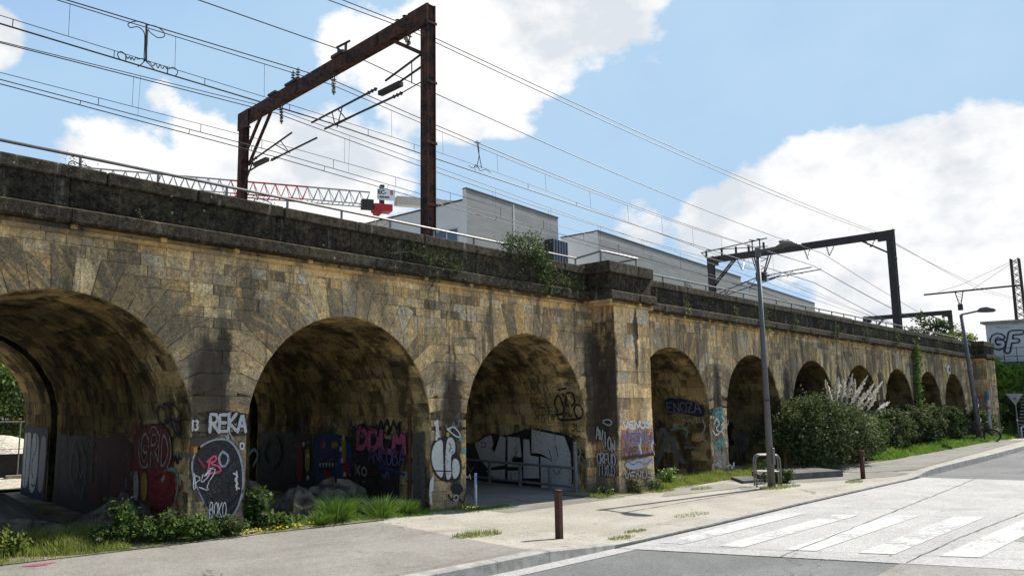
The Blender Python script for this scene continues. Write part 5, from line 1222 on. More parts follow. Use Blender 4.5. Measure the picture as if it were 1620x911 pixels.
shrub('parapet_bush',(12.95,10.5,5.0),(.32,.2,.5),800,.045,OLIVE,'trailing shoots below the bush on the parapet',nc=16,clump=.35,stem=False)
climber([(8.6,10.46,4.72),(9.1,10.44,4.82),(9.6,10.44,4.78),(10.1,10.44,4.72),(10.4,10.44,4.6)],380,.04,MID,'thin bramble twigs trailing along the cornice above the second arch',.09,.05,'bramble')
climber([(9.6,10.44,4.75),(9.75,10.42,4.4),(9.65,10.55,4.15),(9.7,10.56,3.8)],130,.045,GREEN,'short green shoot hanging below the bramble twigs',.07,.03,'bramble')
climber([(13.4,10.42,4.75),(13.9,10.42,4.7),(14.2,10.42,4.66)],260,.045,MID,'low plants on the cornice left of the buttress',.1,.05,'weed')
for i,(x,z,n,sp,l) in enumerate([(3.9,4.72,50,.04,'tiny fern on the cornice above the first arch'),(19.0,4.72,90,.09,'yellow-green tuft on the cornice above the fourth arch'),(23.8,4.9,220,.13,'vertical trail of leaves on the parapet behind the street lamp pole'),(21.8,4.8,110,.1,'green tuft on the cornice left of the street lamp pole'),(25.9,4.8,150,.12,'green tuft on the cornice right of the street lamp pole'),(29.5,4.8,240,.2,'twiggy growth on the cornice above the sixth arch'),(32.5,4.8,240,.25,'straggly bush on the cornice above the seventh arch'),(36.0,4.85,200,.22,'leafy growth on the cornice above the eighth arch'),(42.0,4.9,200,.3,'dark growth on the cornice above the tenth arch')]):
    climber([(x,10.45,z),(x+.1,10.42,z-.12),(x+.05,10.42,z-.3 if i!=2 else z-.7)],int(n*.6),.04 if x<20 else .055,YELG if i==1 else OLIVE,l,sp*.8,.05,'wall_plant')
for i,(x,l) in enumerate([(5.9,'small weed on the coping right of the rusty gantry far leg'),(3.0,'few dry stalks on the coping at the far left'),(19.4,'few leaves on the coping beyond the buttress')]): climber([(x,10.6,5.22),(x+.05,10.6,5.3),(x+.3,10.6,5.26)],60,.035,MID,l,.07,.03,'wall_plant')
# bushes on the bank and trees
shrub('bank_bush',(52.8,11.7,1.9),(1.6,1.0,1.2),5000,.16,GREEN,'bright green bush low on the bank',nc=30,group='bushes on the bank'); shrub('bank_bush',(54.6,11.3,3.6),(1.6,1.1,1.0),5000,.16,BRIGHT,'bright green bush high on the bank under the white building',nc=30,group='bushes on the bank')
shrub('bank_bush',(51.6,10.75,1.3),(.9,.55,1.0),4200,.14,GREEN,'bright mid-green bush right behind the end pilaster of the viaduct',nc=30,group='bushes on the bank'); shrub('bank_bush',(55.0,10.0,3.3),(.9,.45,.9),3000,.14,BRIGHT,'light green bush at the top of the bank beside the stairs',nc=20,group='bushes on the bank'); shrub('bank_bush',(53.2,10.3,1.5),(1.0,.5,.9),3500,.15,DARKG,'dark bush at the foot of the bank beside the stairs',nc=20,group='bushes on the bank'); shrub('bank_bush',(54.3,10.55,2.9),(1.2,.5,1.1),4500,.15,BRIGHT,'light green bush beside the middle of the stairs',nc=20,group='bushes on the bank')
def tree(c,h,rad,n,s,pal,label,name='tree',tr=.18,nc=40,group='trees'):
    o=empty(name,(c[0],c[1],c[2]),label,'tree',group); mb=MB(); cz_=c[2]+h-rad[2]; cl=[]
    for i in range(nc):
        a=rnd.random()*6.283; z=rnd.uniform(-.9,1); r=math.sqrt(1-z*z)*rnd.uniform(.45,1); cl.append(Vector((c[0]+rad[0]*r*math.cos(a),c[1]+rad[1]*r*math.sin(a),cz_+rad[2]*z*rnd.uniform(.6,1))))
    sc=min(rad)*.3
    for i in range(n):
        b=rnd.choice(cl); p=Vector((b.x+rnd.gauss(0,sc*.6),b.y+rnd.gauss(0,sc*.6),b.z+rnd.gauss(0,sc*.45))); leaf(mb,p,s*rnd.uniform(.6,1.3),leafcol(pal,*(p*.4)))
    mb.build('crown',LEAF,o); t=MB(); top=Vector((c[0],c[1],cz_+rad[2]*.4)); t.tube([(c[0],c[1],c[2]-.1),(c[0]+.1,c[1],c[2]+h*.3),top],[tr,tr*.8,tr*.3],8); t.build('trunk',BARK,o)
    l=MB()
    for b in cl[:14]: l.tube([(c[0],c[1],cz_-rad[2]*.4),(Vector((c[0],c[1],cz_-rad[2]*.4))+b)/2+zv*.2,b],[tr*.4,tr*.25,.02],5)
    l.build('limbs',BARK,o); return o
tree((52.6,13.6,2.0),5.2,(1.3,1.5,1.4),2600,.16,DARKG,'thin dark tree behind the end of the viaduct parapet',nc=26)
tree((54.5,12.6,3.5),3.1,(1.0,.9,1.0),2400,.13,YELG,'yellow-green small tree left of the white block building',nc=20)
tree((5.6,34,0),7.5,(3.2,3,3.2),12000,.22,GREEN,'leafy green tree seen through the left arch',nc=60); tree((2.5,38,0),9,(3.5,3,3.8),9000,.25,MID,'taller tree at the left edge of the left arch opening',nc=50)
tree((9.0,37,0),5.0,(1.6,1.5,2.2),4500,.2,DARKG,'dark tree in front of the grey block seen through the left arch',nc=30); tree((-3,36,0),9,(3.5,3,3.8),6000,.3,MID,'tree behind the viaduct left of the frame',nc=40)
shrub('bush',(7.6,32.0,1.3),(1.5,1,1.5),3500,.18,DARKG,'dark ivy-clad bush behind the white cabin',nc=24)
for i,(x,y,h) in enumerate([(70,14,6),(72,19,6.5),(76,24,7)]): tree((x,y,0),h,(3,3,2.6),3000,.3,MID,['tree beyond the far end of the viaduct, nearest the white building','middle tree beyond the far end of the viaduct','tree beyond the far end of the viaduct, farthest from the road'][i],nc=30)
# ------------------------------------------------------------------ graffiti: paint films a few millimetres proud of the stone
GL={'A':[[(0,0),(.45,1),(.6,1),(1,0)],[(.22,.36),(.8,.36)]],'B':[[(0,0),(0,1),(.6,1),(.8,.78),(.6,.55),(0,.53)],[(.6,.53),(.95,.28),(.7,0),(0,0)]],'C':[[(.95,.8),(.6,1),(.2,.88),(0,.5),(.2,.12),(.6,0),(.95,.2)]],
'D':[[(0,0),(0,1),(.55,.97),(.95,.6),(.9,.3),(.5,0),(0,0)]],'E':[[(.9,1),(0,1),(0,0),(.95,0)],[(.02,.52),(.7,.52)]],'F':[[(0,0),(0,1),(.95,1)],[(.02,.55),(.7,.55)]],'G':[[(.95,.82),(.6,1),(.15,.85),(0,.45),(.25,.05),(.7,0),(.95,.2),(.95,.45),(.55,.45)]],
'H':[[(0,0),(0,1)],[(.9,0),(.9,1)],[(.02,.5),(.88,.5)]],'I':[[(.4,0),(.4,1)]],'K':[[(0,0),(0,1)],[(.9,1),(.06,.45),(.95,0)]],'L':[[(0,1),(0,0),(.9,0)]],'M':[[(0,0),(.1,1),(.5,.35),(.9,1),(1,0)]],'N':[[(0,0),(.05,1),(.85,0),(.9,1)]],
'O':[[(.5,1),(.12,.82),(0,.5),(.12,.15),(.5,0),(.88,.15),(1,.5),(.88,.82),(.52,1)]],'P':[[(0,0),(0,1),(.65,.98),(.9,.75),(.65,.5),(.03,.48)]],'R':[[(0,0),(0,1),(.65,.98),(.9,.75),(.6,.5),(.03,.48)],[(.3,.47),(1.08,-.04)]],'S':[[(.9,.85),(.55,1),(.12,.85),(.2,.6),(.75,.42),(.9,.18),(.5,0),(.02,.14)]],
'T':[[(0,1),(.95,1)],[(.47,.97),(.47,0)]],'U':[[(0,1),(.03,.25),(.35,0),(.75,.05),(.92,.3),(.95,1)]],'V':[[(0,1),(.45,0),(.92,1)]],'X':[[(0,0),(.9,1)],[(0,1),(.9,0)]],'Y':[[(0,1),(.45,.5),(.9,1)],[(.45,.48),(.4,0)]],'Z':[[(0,1),(.9,1),(.05,0),(.95,0)]],'W':[[(0,1),(.2,0),(.5,.7),(.75,0),(1,1)]],'3':[[(0,.9),(.5,1),(.85,.75),(.4,.52),(.9,.28),(.5,0),(0,.1)]],'1':[[(.1,.8),(.4,1),(.4,0)]],'9':[[(.8,.6),(.4,.45),(.05,.7),(.4,1),(.8,.85),(.75,.3),(.4,0)]]}
WEAR=[.60]
def spray(name,c,rough=.6):
    if name in bpy.data.materials: return bpy.data.materials[name]
    k=NT(name,rough,.25); n=k.noise(k.pos,16,5,.75); f=k.noise(k.pos,60,3,.6); b=k.noise(k.pos,3,4,.6)
    col=k.mix(k.rng(k.math('ADD',k.math('MULTIPLY',n,.7),k.math('MULTIPLY',b,.3)),.52,.68),c,tuple(x*.55+.02 for x in c)); col=k.mix(1.0,col,k.mix(f,(.75,)*3,(1.2,)*3),'MULTIPLY'); k.color(col); k.bump(k.math('ADD',k.noise(k.pos,9,5,.7),k.noise(k.pos,40,4,.7)),.7,.015)
    wear=k.math('ADD',k.math('MULTIPLY',k.noise(k.pos,26,6,.8),.75),k.math('MULTIPLY',k.noise(k.mp(k.pos,(5,5,.9)),1.0,5,.6),.35)); wv=.535 if 'faded_teal' in name or 'wash' in name or 'dim' in name or 'salmon' in name or 'orange' in name else (.70 if 'silver' in name else WEAR[0]); hole=k.rng(wear,wv,wv+.05)
    tr=k.n('ShaderNodeBsdfTransparent'); ms=k.n('ShaderNodeMixShader'); k.l(hole,ms.inputs[0]); k.l(k.b.outputs[0],ms.inputs[1]); k.l(tr.outputs[0],ms.inputs[2]); k.l(ms.outputs[0],k.t.nodes['Material Output'].inputs[0]); return k.m
SILV=spray('silver_spray',(.42,.42,.41)); SBLK=spray('black_spray',(.012,.012,.014)); SWHT=spray('white_spray',(.55,.55,.53)); SPINK=spray('pink_spray',(.42,.10,.18)); SRED=spray('red_spray',(.26,.022,.02)); SDRED=spray('dark_red_spray',(.16,.02,.02)); SBLU=spray('blue_spray',(.018,.045,.14)); SNAVY=spray('navy_spray',(.015,.02,.06)); STEAL=spray('teal_spray',(.10,.30,.30)); SGREY=spray('grey_blue_spray',(.28,.30,.36)); SYEL=spray('yellow_spray',(.35,.25,.03)); SORG=spray('orange_spray',(.48,.15,.09)); SPUR=spray('purple_spray',(.12,.09,.22)); SLTG=spray('dull_white_spray',(.36,.34,.31)); SSAL=spray('salmon_spray',(.40,.18,.13)); SPEEL=spray('faded_white_spray',(.46,.455,.44))
LV=[0.010]
def smooth(P,it=1,closed=False):
    for _ in range(it):
        Q=[P[0]] if not closed else []
        for a,b in zip(P,P[1:]):
            Q+= [(a[0]*.75+b[0]*.25,a[1]*.75+b[1]*.25),(a[0]*.25+b[0]*.75,a[1]*.25+b[1]*.75)]
        Q=Q+[P[-1]] if not closed else Q+[Q[0]]
        P=Q
    return P
def ribbon(mb,P,w,f,lv):
    """P 2D polyline, f(u,v,d)->3D; paint depth grows a hair along the stroke so crossings never coincide"""
    if len(P)<2: return
    n=len(P); L_=[];R2=[]
    for i in range(n):
        a=P[max(0,i-1)];b=P[min(n-1,i+1)]; dx,dy=b[0]-a[0],b[1]-a[1]; l=math.hypot(dx,dy) or 1; nx,ny=-dy/l,dx/l; ww=w/2*(1+.12*math.sin(i*2.3))
        e=(.35*w if False else 0)
        L_.append((P[i][0]+nx*ww,P[i][1]+ny*ww)); R2.append((P[i][0]-nx*ww,P[i][1]-ny*ww))
    # round caps
    def cap(c,d):
        l=math.hypot(*d) or 1; d=(d[0]/l,d[1]/l); nx,ny=-d[1],d[0]; return [(c[0]+d[0]*w/2*math.sin(t)+nx*w/2*math.cos(t),c[1]+d[1]*w/2*math.sin(t)+ny*w/2*math.cos(t)) for t in (0,.6,1.2,1.57,1.95,2.55,3.1416)]
    vs=[];fs=[]
    for i in range(n): dd=lv+.0006*i/n; vs+= [f(*L_[i],dd),f(*R2[i],dd)]
    for i in range(n-1): fs.append((2*i,2*i+1,2*i+3,2*i+2))
    for (c,d,dd) in ((P[0],(P[0][0]-P[1][0],P[0][1]-P[1][1]),lv-.0001),(P[-1],(P[-1][0]-P[-2][0],P[-1][1]-P[-2][1]),lv+.0007)):
        k_=cap(c,d); b=len(vs); vs+=[f(*q,dd) for q in k_]; fs.append(tuple(range(b,b+len(k_))))
    mb.add(vs,fs)
def dens(P,step=.05):
    Q=[]
    for a,b in zip(P,P[1:]):
        l=math.hypot(b[0]-a[0],b[1]-a[1]); k_=max(1,int(l/step))
        for i in range(k_): t=i/k_; Q.append((a[0]+(b[0]-a[0])*t,a[1]+(b[1]-a[1])*t))
    return Q+[P[-1]]
def nl(k_=1): LV[0]+=.0006*k_; return LV[0]
def word(txt,f,u0,v0,u1,v1,w,fill,outline=None,ow=.05,gap=.25,skew=0,jit=.05,rise=0,sm=1,par=None,label=None,name='graffiti_word',shadow=None):
    """letters drawn between (u0,v0) and (u1,v1)"""
    n=len([c for c in txt]); cw=(u1-u0)/(n+(n-1)*gap); strokes=[]
    for i,ch in enumerate(txt):
        if ch==' ': continue
        x=u0+i*cw*(1+gap); jy=rnd.uniform(-jit,jit)*(v1-v0); sc=rnd.uniform(1-jit,1+jit)
        for s_ in GL[ch]:
            P=[(x+px_*cw+skew*py*(v1-v0),v0+jy+rise*i+py*(v1-v0)*sc) for px_,py in s_]
            if sm: P=smooth(P,sm)
            strokes.append(dens(P))
    par=par or via
    if outline:
        mb=MB(); 
        for s_ in strokes: ribbon(mb,s_,w+ow*2,f,nl(.8))
        o=mb.build(name+'_outline',outline,par)
    mb=MB()
    for s_ in strokes: ribbon(mb,s_,w,f,nl(.8))
    o=mb.build(name,fill,par); 
    if label: o['label']=label
    return o
def blob(P,f,mat,par=None,name='graffiti_shape',label=None,sm=2,lv=None):
    """filled closed outline (star-shaped about its centroid), followed on a curved or flat face"""
    P=smooth(P+[P[0]],sm,True) if sm else P+[P[0]]
    cu=sum(p[0] for p in P[:-1])/(len(P)-1); cv=sum(p[1] for p in P[:-1])/(len(P)-1); lv=lv or nl(1); mb=MB(); rings=3; n=len(P)-1; vs=[f(cu,cv,lv)]
    for j in range(1,rings+1):
        for p in P[:-1]: t=j/rings; vs.append(f(cu+(p[0]-cu)*t,cv+(p[1]-cv)*t,lv))
    fs=[(0,1+i,1+(i+1)%n) for i in range(n)]+[(1+(j-1)*n+i,1+j*n+i,1+j*n+(i+1)%n,1+(j-1)*n+(i+1)%n) for j in range(1,rings) for i in range(n)]
    mb.add(vs,fs); o=mb.build(name,mat,par or via)
    if label: o['label']=label
    return o
def strokes(L_,w,f,mat,name='graffiti_scribble',label=None,sm=1):
    mb=MB()
    for P in L_: ribbon(mb,dens(smooth(P,sm) if sm else P),w,f,nl(.7))
    o=mb.build(name,mat,via)
    if label: o['label']=label
    return o
def reset(): LV[0]=.0205
def onfront(L_): return [tuple(onY(u,v,YW).xz) for u,v in L_]
def jamb(X):   # the inner wall of an arch facing the camera; u runs from the depths towards the road
    k_=min(range(len(ARCH)),key=lambda i:abs(ARCH[i][0]+ARCH[i][1]-X-.01)); c,r=ARCH[k_][0],X-ARCH[k_][0]; sp_=SPR[k_]
    def f(u,v,d):
        if v<=sp_: return (X-d,-u,v)
        h=min(v-sp_,r*.95); return (c+math.sqrt(max(.01,(r-d-.004)**2-h*h)),-u,v)
    return f
def onj(L_,X): return [(-onX(u,v,X).y,onX(u,v,X).z) for u,v in L_]
# first pier: black egg with a pale rim, and the tags on it
reset()
egg=onfront([(345,692),(366,695),(382,722),(386,760),(382,790),(370,815),(352,831),(338,825),(322,797),(310,772),(303,755),(301,732),(305,718),(313,706),(328,697)])
blob(egg,front,SGREY,name='graffiti_rim',label='pale grey blue rim of the egg shape',sm=2)
cu=sum(p[0] for p in egg)/len(egg); cv=sum(p[1] for p in egg)/len(egg)
blob([(cu+(p[0]-cu)*.93,cv+(p[1]-cv)*.955) for p in egg],front,SBLK,name='graffiti_shape',label='large black egg shape',sm=2)
strokes([onfront([(351,714),(345,722),(347,735),(354,738),(360,730),(360,720),(352,714)])],.035,front,SGREY,label='small grey ring')
strokes([onfront([(331,728),(327,751)]),onfront([(327,730),(339,719),(342,727),(330,733),(347,737),(349,746),(330,748)])],.032,front,spray('pink_red_spray',(.6,.08,.14)),label='pink B-shaped tag')
strokes([onfront([(314,726),(322,738)])],.03,front,SRED)
strokes([onfront([(306,748),(309,770),(305,775),(305,750),(318,756),(306,765)]),onfront([(320,750),(316,765),(330,752),(332,740),(322,752)]),onfront([(331,740),(342,742),(325,768),(330,776),(314,770)]),onfront([(324,752),(336,738)])],.016,front,SWHT,label='thin white scribbled tag')
word('BOKO',front,*onfront([(330,818)])[0],*onfront([(357,792)])[0],.016,SWHT,gap=.12,sm=2,label='thin white letters reading BOKO')
strokes([onfront([(368,748),(376,752),(369,758),(376,764),(370,768),(377,772)]),onfront([(373,745),(373,774)])],.022,front,SWHT)
word('O',front,*onfront([(306,820)])[0],*onfront([(312,810)])[0],.014,SWHT)
reset(); blob(onfront([(301,706),(316,705),(317,718),(301,719)]),front,SRED,sm=0,label='small red square with a yellow middle'); blob(onfront([(305,706.5),(311,706),(311.5,718),(305.5,718)]),front,SYEL,sm=0)
blob(onfront([(378,699),(386,699),(386,711),(378,711)]),front,SWHT,sm=2,name='round_sticker'); blob(onfront([(380,702),(384,702),(384,708),(380,708)]),front,SBLU,sm=1,name='round_sticker')
reset(); word('REKA',front,*onfront([(331,683)])[0],*onfront([(388,655)])[0],.05,SILV,SBLK,.02,gap=.12,sm=0,label='silver bubble letters reading REKA'); word('I3',front,*onfront([(301,680)])[0],*onfront([(313,664)])[0],.03,SPEEL,gap=.1)
# inner wall of the first arch
X1=ARCH[2][0]+ARCH[2][1]; J1=jamb(X1); reset()
def lay_band(J,ya,yb,z0,z1,mat,lv=.0150):
    mb=MB(); n=14; top=[z1*(1+.06*noise.noise(Vector((i*.7,z1,ya)))) for i in range(n+1)]
    for i in range(n):
        a=-ya+(ya-yb)*i/n; b=-ya+(ya-yb)*(i+1)/n; mb.add([J(a,z0,lv),J(b,z0,lv),J(b,top[i+1],lv),J(a,top[i],lv)],[(0,1,2,3)])
    return mb.build('jamb_band',mat,via)
JDARK=spray('dark_jamb_film',(.03,.024,.024)); JMAROON=spray('old_maroon_paint',(.10,.018,.016))  # dark and maroon films for the lower part of the inner walls
lay_band(J1,17.0,11.3,-.1,1.35,JDARK); lay_band(J1,14.8,11.25,.15,1.33,JMAROON,.0160)
blob(onj([(218,672),(262,668),(272,690),(276,740),(282,800),(240,805),(215,790),(212,730)],X1),J1,SDRED,sm=2,label='dark red painted area'); blob(onj([(160,690),(212,680),(212,795),(150,790)],X1),J1,spray('murky_maroon_spray',(.07,.015,.02)),sm=2)
word('GRD',J1,*onj([(222,735)],X1)[0],*onj([(273,682)],X1)[0],.14,SLTG,SBLK,.03,gap=.12,sm=1,label='tall pale pink letters reading GRD'); 
word('GRD',J1,*onj([(222,735)],X1)[0],*onj([(273,682)],X1)[0],.09,SDRED,gap=.12,sm=1)
strokes([onj([(236,745),(250,750),(262,745),(275,760),(262,775),(245,765),(236,780),(262,790),(278,780),(270,760)],X1),onj([(240,755),(272,770),(244,790)],X1),onj([(266,742),(280,746),(282,762),(276,780),(283,800)],X1)],.05,J1,SRED,label='bright red looping letters'); strokes([onj([(273,740),(283,745),(284,770),(280,790)],X1),onj([(268,742),(280,744)],X1)],.04,J1,STEAL)
strokes([onj([(255,668),(253,650),(258,642),(266,645),(268,660),(262,672),(256,668)],X1),onj([(266,640),(272,638),(274,650),(272,668),(266,668)],X1),onj([(276,640),(284,640),(290,655),(284,665),(291,680),(282,690),(276,672)],X1),onj([(270,638),(280,650),(272,660),(284,668)],X1)],.05,J1,SBLK,label='black bubble tag above the red letters')
blob(onj([(226,748),(236,746),(236,790),(226,792)],X1),J1,SYEL,sm=2); blob(onj([(214,745),(222,745),(222,792),(214,792)],X1),J1,SLTG,sm=1)
strokes([onj([(120,700),(112,740),(118,770),(128,740),(122,700)],X1),onj([(130,700),(140,740),(132,785)],X1),onj([(150,690),(146,760)],X1)],.08,J1,spray('dim_grey_spray',(.12,.12,.13)))
# rear inner wall of the first arch: navy panel with tall white letters
Xr=X1-.05; J1r=jamb(Xr); reset()
blob([(-19.3,-.15),(-17.45,-.15),(-17.45,1.45),(-19.3,1.45)],J1r,SNAVY,sm=0,label='dark blue painted panel')
blob([(-19.25,.15),(-19.0,.05),(-18.75,.18),(-18.7,.8),(-18.72,1.28),(-18.9,1.33),(-19.1,1.28),(-19.25,1.33)],J1r,SWHT,sm=1,label='tall blocky white letters'); blob([(-18.66,.12),(-18.4,-.02),(-18.15,.15),(-18.05,.6),(-18.1,1.2),(-18.3,1.33),(-18.6,1.3),(-18.66,.7)],J1r,SWHT,sm=1); blob([(-17.98,.15),(-17.75,.05),(-17.55,.2),(-17.52,1.2),(-17.75,1.3),(-17.95,1.2)],J1r,SLTG,sm=1)
strokes([[(-18.35,1.3),(-18.2,1.0),(-18.5,.78),(-18.5,.45),(-18.35,.35)],[(-19.0,.1),(-19.02,1.3)],[(-18.45,.2),(-18.3,.15),(-18.2,.22)]],.045,J1r,SBLK)
# second arch inner wall
X2=ARCH[3][0]+ARCH[3][1]; J2=jamb(X2); reset()
lay_band(J2,17.0,11.5,-.1,1.30,JDARK)
blob(onj([(500,690),(520,680),(540,688),(556,700),(562,725),(552,760),(530,778),(508,770),(496,740)],X2),J2,SBLU,label='dim blue creature shape with an open mouth',sm=2)
blob(onj([(506,700),(514,696),(518,706),(510,712)],X2),J2,SORG); blob(onj([(524,700),(533,696),(538,706),(528,711)],X2),J2,SYEL)
blob(onj([(504,735),(525,720),(530,735),(524,748),(508,750)],X2),J2,SBLK); blob(onj([(510,744),(520,742),(536,765),(530,772),(516,758)],X2),J2,SRED)
for x in (506,511,516,521,526): blob(onj([(x,732),(x+3.5,732),(x+2,740)],X2),J2,SWHT,sm=0)
blob(onj([(541,690),(548,688),(550,730),(543,732)],X2),J2,SYEL,sm=1); blob(onj([(543,732),(556,730),(552,770),(543,770)],X2),J2,SRED,sm=1); blob(onj([(484,710),(492,708),(492,745),(484,747)],X2),J2,SYEL,sm=1); blob(onj([(470,700),(480,698),(482,760),(470,762)],X2),J2,SDRED,sm=1)
for q in ((545,692),(541,710),(543,728),(547,750),(489,720),(482,702),(489,755)): blob(onj([(q[0]-2,q[1]-4),(q[0]+2,q[1]-4),(q[0]+2,q[1]+4),(q[0]-2,q[1]+4)],X2),J2,SWHT,sm=2)
word('DDLM',J2,*onj([(568,709)],X2)[0],*onj([(642,682)],X2)[0],.12,SPINK,SBLK,.03,gap=.15,sm=1,label='pink letters reading DDLM')
word('ANKUBA',J2,*onj([(585,731)],X2)[0],*onj([(643,712)],X2)[0],.035,SPUR,SBLK,.015,gap=.15,label='small purple letters reading ANKUBA'); word('XO',J2,*onj([(565,750)],X2)[0],*onj([(583,738)],X2)[0],.035,SLTG,SBLK,.012,gap=.3,label='pale letters reading XO')
strokes([onj([(588,740),(596,736),(604,742),(602,752),(592,753),(587,746),(592,738)],X2)],.03,J2,SBLK); strokes([onj([(603,738),(622,742),(642,750)],X2)],.06,J2,SBLU); strokes([onj([(600,690),(606,664),(610,680),(616,662),(620,682),(626,664),(630,680),(636,666),(634,690)],X2)],.05,J2,SBLK,label='black spiky scrawl above the pink letters',sm=0); strokes([onj([(558,684),(566,670),(572,682),(580,668),(588,682),(600,672)],X2)],.02,J2,SBLK)
strokes([onj([(421,700),(434,690),(444,700),(446,720),(436,738),(424,735),(418,715),(424,700)],X2)],.12,J2,SBLK); strokes([onj([(395,720),(405,708),(412,720),(404,735)],X2)],.08,J2,STEAL)
blob(onj([(656,685),(675,682),(676,800),(656,800)],X2),J2,spray('grey_buff',(.10,.095,.085)),sm=0)
LV[0]=.035; strokes([onj([(661,706),(663,690),(668,684),(673,690),(672,699),(663,702),(668,708),(673,711)],X2),onj([(663,716),(669,711),(674,717),(672,725),(665,726),(662,718)],X2),onj([(663,728),(662,736),(668,733),(672,728),(673,738)],X2),onj([(664,741),(661,750),(666,756),(672,754),(674,746),(668,741),(664,744)],X2),onj([(662,762),(664,770),(671,770),(672,762)],X2),onj([(664,775),(662,785),(671,788),(672,776)],X2)],.045,J2,SBLK,label='vertical column of black letters')
# pier between second and third arch
reset(); blob(onfront([(682,704),(688,694),(700,690),(716,688),(722,700),(722,716),(728,724),(730,745),(724,762),(704,763),(690,755),(682,740),(678,720)]),front,SBLK,sm=2,label='black outline of the dripping silver shape')
blob(onfront([(684,706),(690,697),(701,694),(701,758),(690,750),(683,736),(681,720)]),front,SPEEL,sm=2,label='dripping silver bubble letters'); blob(onfront([(704,694),(714,690),(719,700),(719,716),(712,720),(714,736),(712,758),(703,758)]),front,SPEEL,sm=2); blob(onfront([(714,724),(724,726),(727,742),(722,756),(714,757)]),front,SPEEL,sm=2)
strokes([onfront([(700,700),(701,745)]),onfront([(709,700),(713,706),(709,714)]),onfront([(713,722),(713,745)]),onfront([(684,744),(712,745)])],.022,front,SBLK)
strokes([onfront([(708,678),(716,674),(724,682),(728,692),(720,690),(710,682),(706,678)])],.03,front,SPEEL,label='pale ring above the silver shape'); blob(onfront([(704,684),(709,683),(710,690),(705,691)]),front,SYEL)
blob(onfront([(725,692),(731,690),(731,698),(725,698)]),front,STEAL); blob(onfront([(728,710),(736,708),(736,718),(729,718)]),front,STEAL)
strokes([onfront([(687,668),(690,676),(689,694)]),onfront([(690,666),(692,690)])],.06,front,SPEEL); strokes([onfront([(681,760),(679,775),(680,795)]),onfront([(683,755),(682,775)])],.06,front,SPEEL)
blob(onfront([(710,768),(722,762),(731,768),(730,780),(716,782)]),front,SBLK); strokes([onfront([(716,786),(720,781),(724,786),(721,792),(716,789)])],.02,front,SPEEL)
strokes([onfront([(719,672),(723,668),(722,676),(727,672),(728,680),(733,676),(734,686),(738,682)])],.02,front,SBLK,sm=0)
# third arch inner wall: the big silver piece
X3=ARCH[4][0]+ARCH[4][1]; J3=jamb(X3); reset()
lay_band(J3,16.8,11.4,-.1,.95,JDARK)
blob(onj([(750,700),(775,683),(800,690),(838,676),(900,686),(908,700),(908,785),(780,788),(765,760)],X3),J3,SBLK,sm=1,label='black shadow of the large silver letters')
blob(onj([(752,702),(770,690),(779,688),(783,716),(792,688),(801,692),(800,735),(772,740),(760,725)],X3),J3,SPEEL,sm=0,label='large silver block letters'); 
for P in ([(804,690),(823,692),(826,722),(811,724),(811,730),(827,731),(827,738),(804,738)],[(829,694),(838,695),(840,720),(853,722),(854,756),(829,756)],[(842,679),(894,690),(903,715),(906,752),(904,778),(857,778),(856,717),(842,716)],[(770,744),(800,742),(800,756),(784,758)],[(804,744),(827,744),(827,758),(804,760)]): blob(onj(P,X3),J3,SPEEL,sm=0)
blob(onj([(775,765),(800,768),(840,768),(850,782),(780,786)],X3),J3,SLTG,sm=0)
strokes([onj([(762,700),(770,700),(768,708),(762,706)],X3),onj([(870,712),(874,730)],X3),onj([(880,705),(884,722)],X3),onj([(876,742),(882,752),(888,742)],X3)],.02,J3,SBLK)
word('PEEK',J3,*onj([(846,646)],X3)[0],*onj([(872,630)],X3)[0],.016,SBLK,gap=.15,label='thin black letters reading PEEK')
word('THE',J3,*onj([(858,657)],X3)[0],*onj([(877,644)],X3)[0],.016,SBLK,gap=.15,label='thin black letters reading THE'); word('PEOPLE',J3,*onj([(848,668)],X3)[0],*onj([(879,656)],X3)[0],.016,SBLK,gap=.15,label='thin black letters reading PEOPLE')
strokes([onj([(885,650),(881,640),(884,630),(891,624),(893,634),(896,650),(891,655),(885,655)],X3),onj([(896,624),(903,628),(897,640),(903,642)],X3),onj([(883,655),(886,664),(900,664),(922,662),(925,650),(921,640),(914,640),(910,650),(915,660)],X3),onj([(904,622),(913,620),(915,636),(908,642)],X3),onj([(892,617),(905,614)],X3)],.045,J3,SBLK,label='black bubble tag at the mouth of the third arch')
word('3L',J3,*onj([(907,682)],X3)[0],*onj([(919,670)],X3)[0],.025,SBLK,gap=.2); strokes([onj([(905,693),(909,688),(913,694),(917,688),(921,694)],X3)],.03,J3,SBLK)
strokes([onj([(913,705),(922,712),(916,730),(924,735)],X3),onj([(910,715),(920,725),(912,740)],X3)],.03,J3,SLTG)
# buttress side and front
BS=lambda u,v,d:(BUT[0]-d,-u,v); BF=lambda u,v,d:(u,BUT[2]-d,v)
def onbs(L_): return onj(L_,BUT[0])
def onbf(L_): return [tuple(onY(u,v,BUT[2]).xz) for u,v in L_]
reset(); word('AVION',BS,-10.57,1.18,-10.06,1.48,.035,SILV,SBLK,.018,gap=.12,rise=-.075,label='silver letters with black outline reading AVION'); word('CREUD',BS,-10.56,.62,-10.06,.88,.035,SILV,SBLK,.018,gap=.1,label='silver letters reading CREUD'); word('TIXUD',BS,-10.54,.38,-10.08,.62,.03,SLTG,SBLK,.016,gap=.1); strokes([[(-10.35,1.62),(-10.2,1.66),(-10.1,1.58),(-10.2,1.5),(-10.36,1.58)]],.03,BS,SILV)
reset(); blob(onbf([(981,680),(1032,677),(1034,718),(983,726)]),BF,SSAL,sm=0,label='salmon red painted band'); 
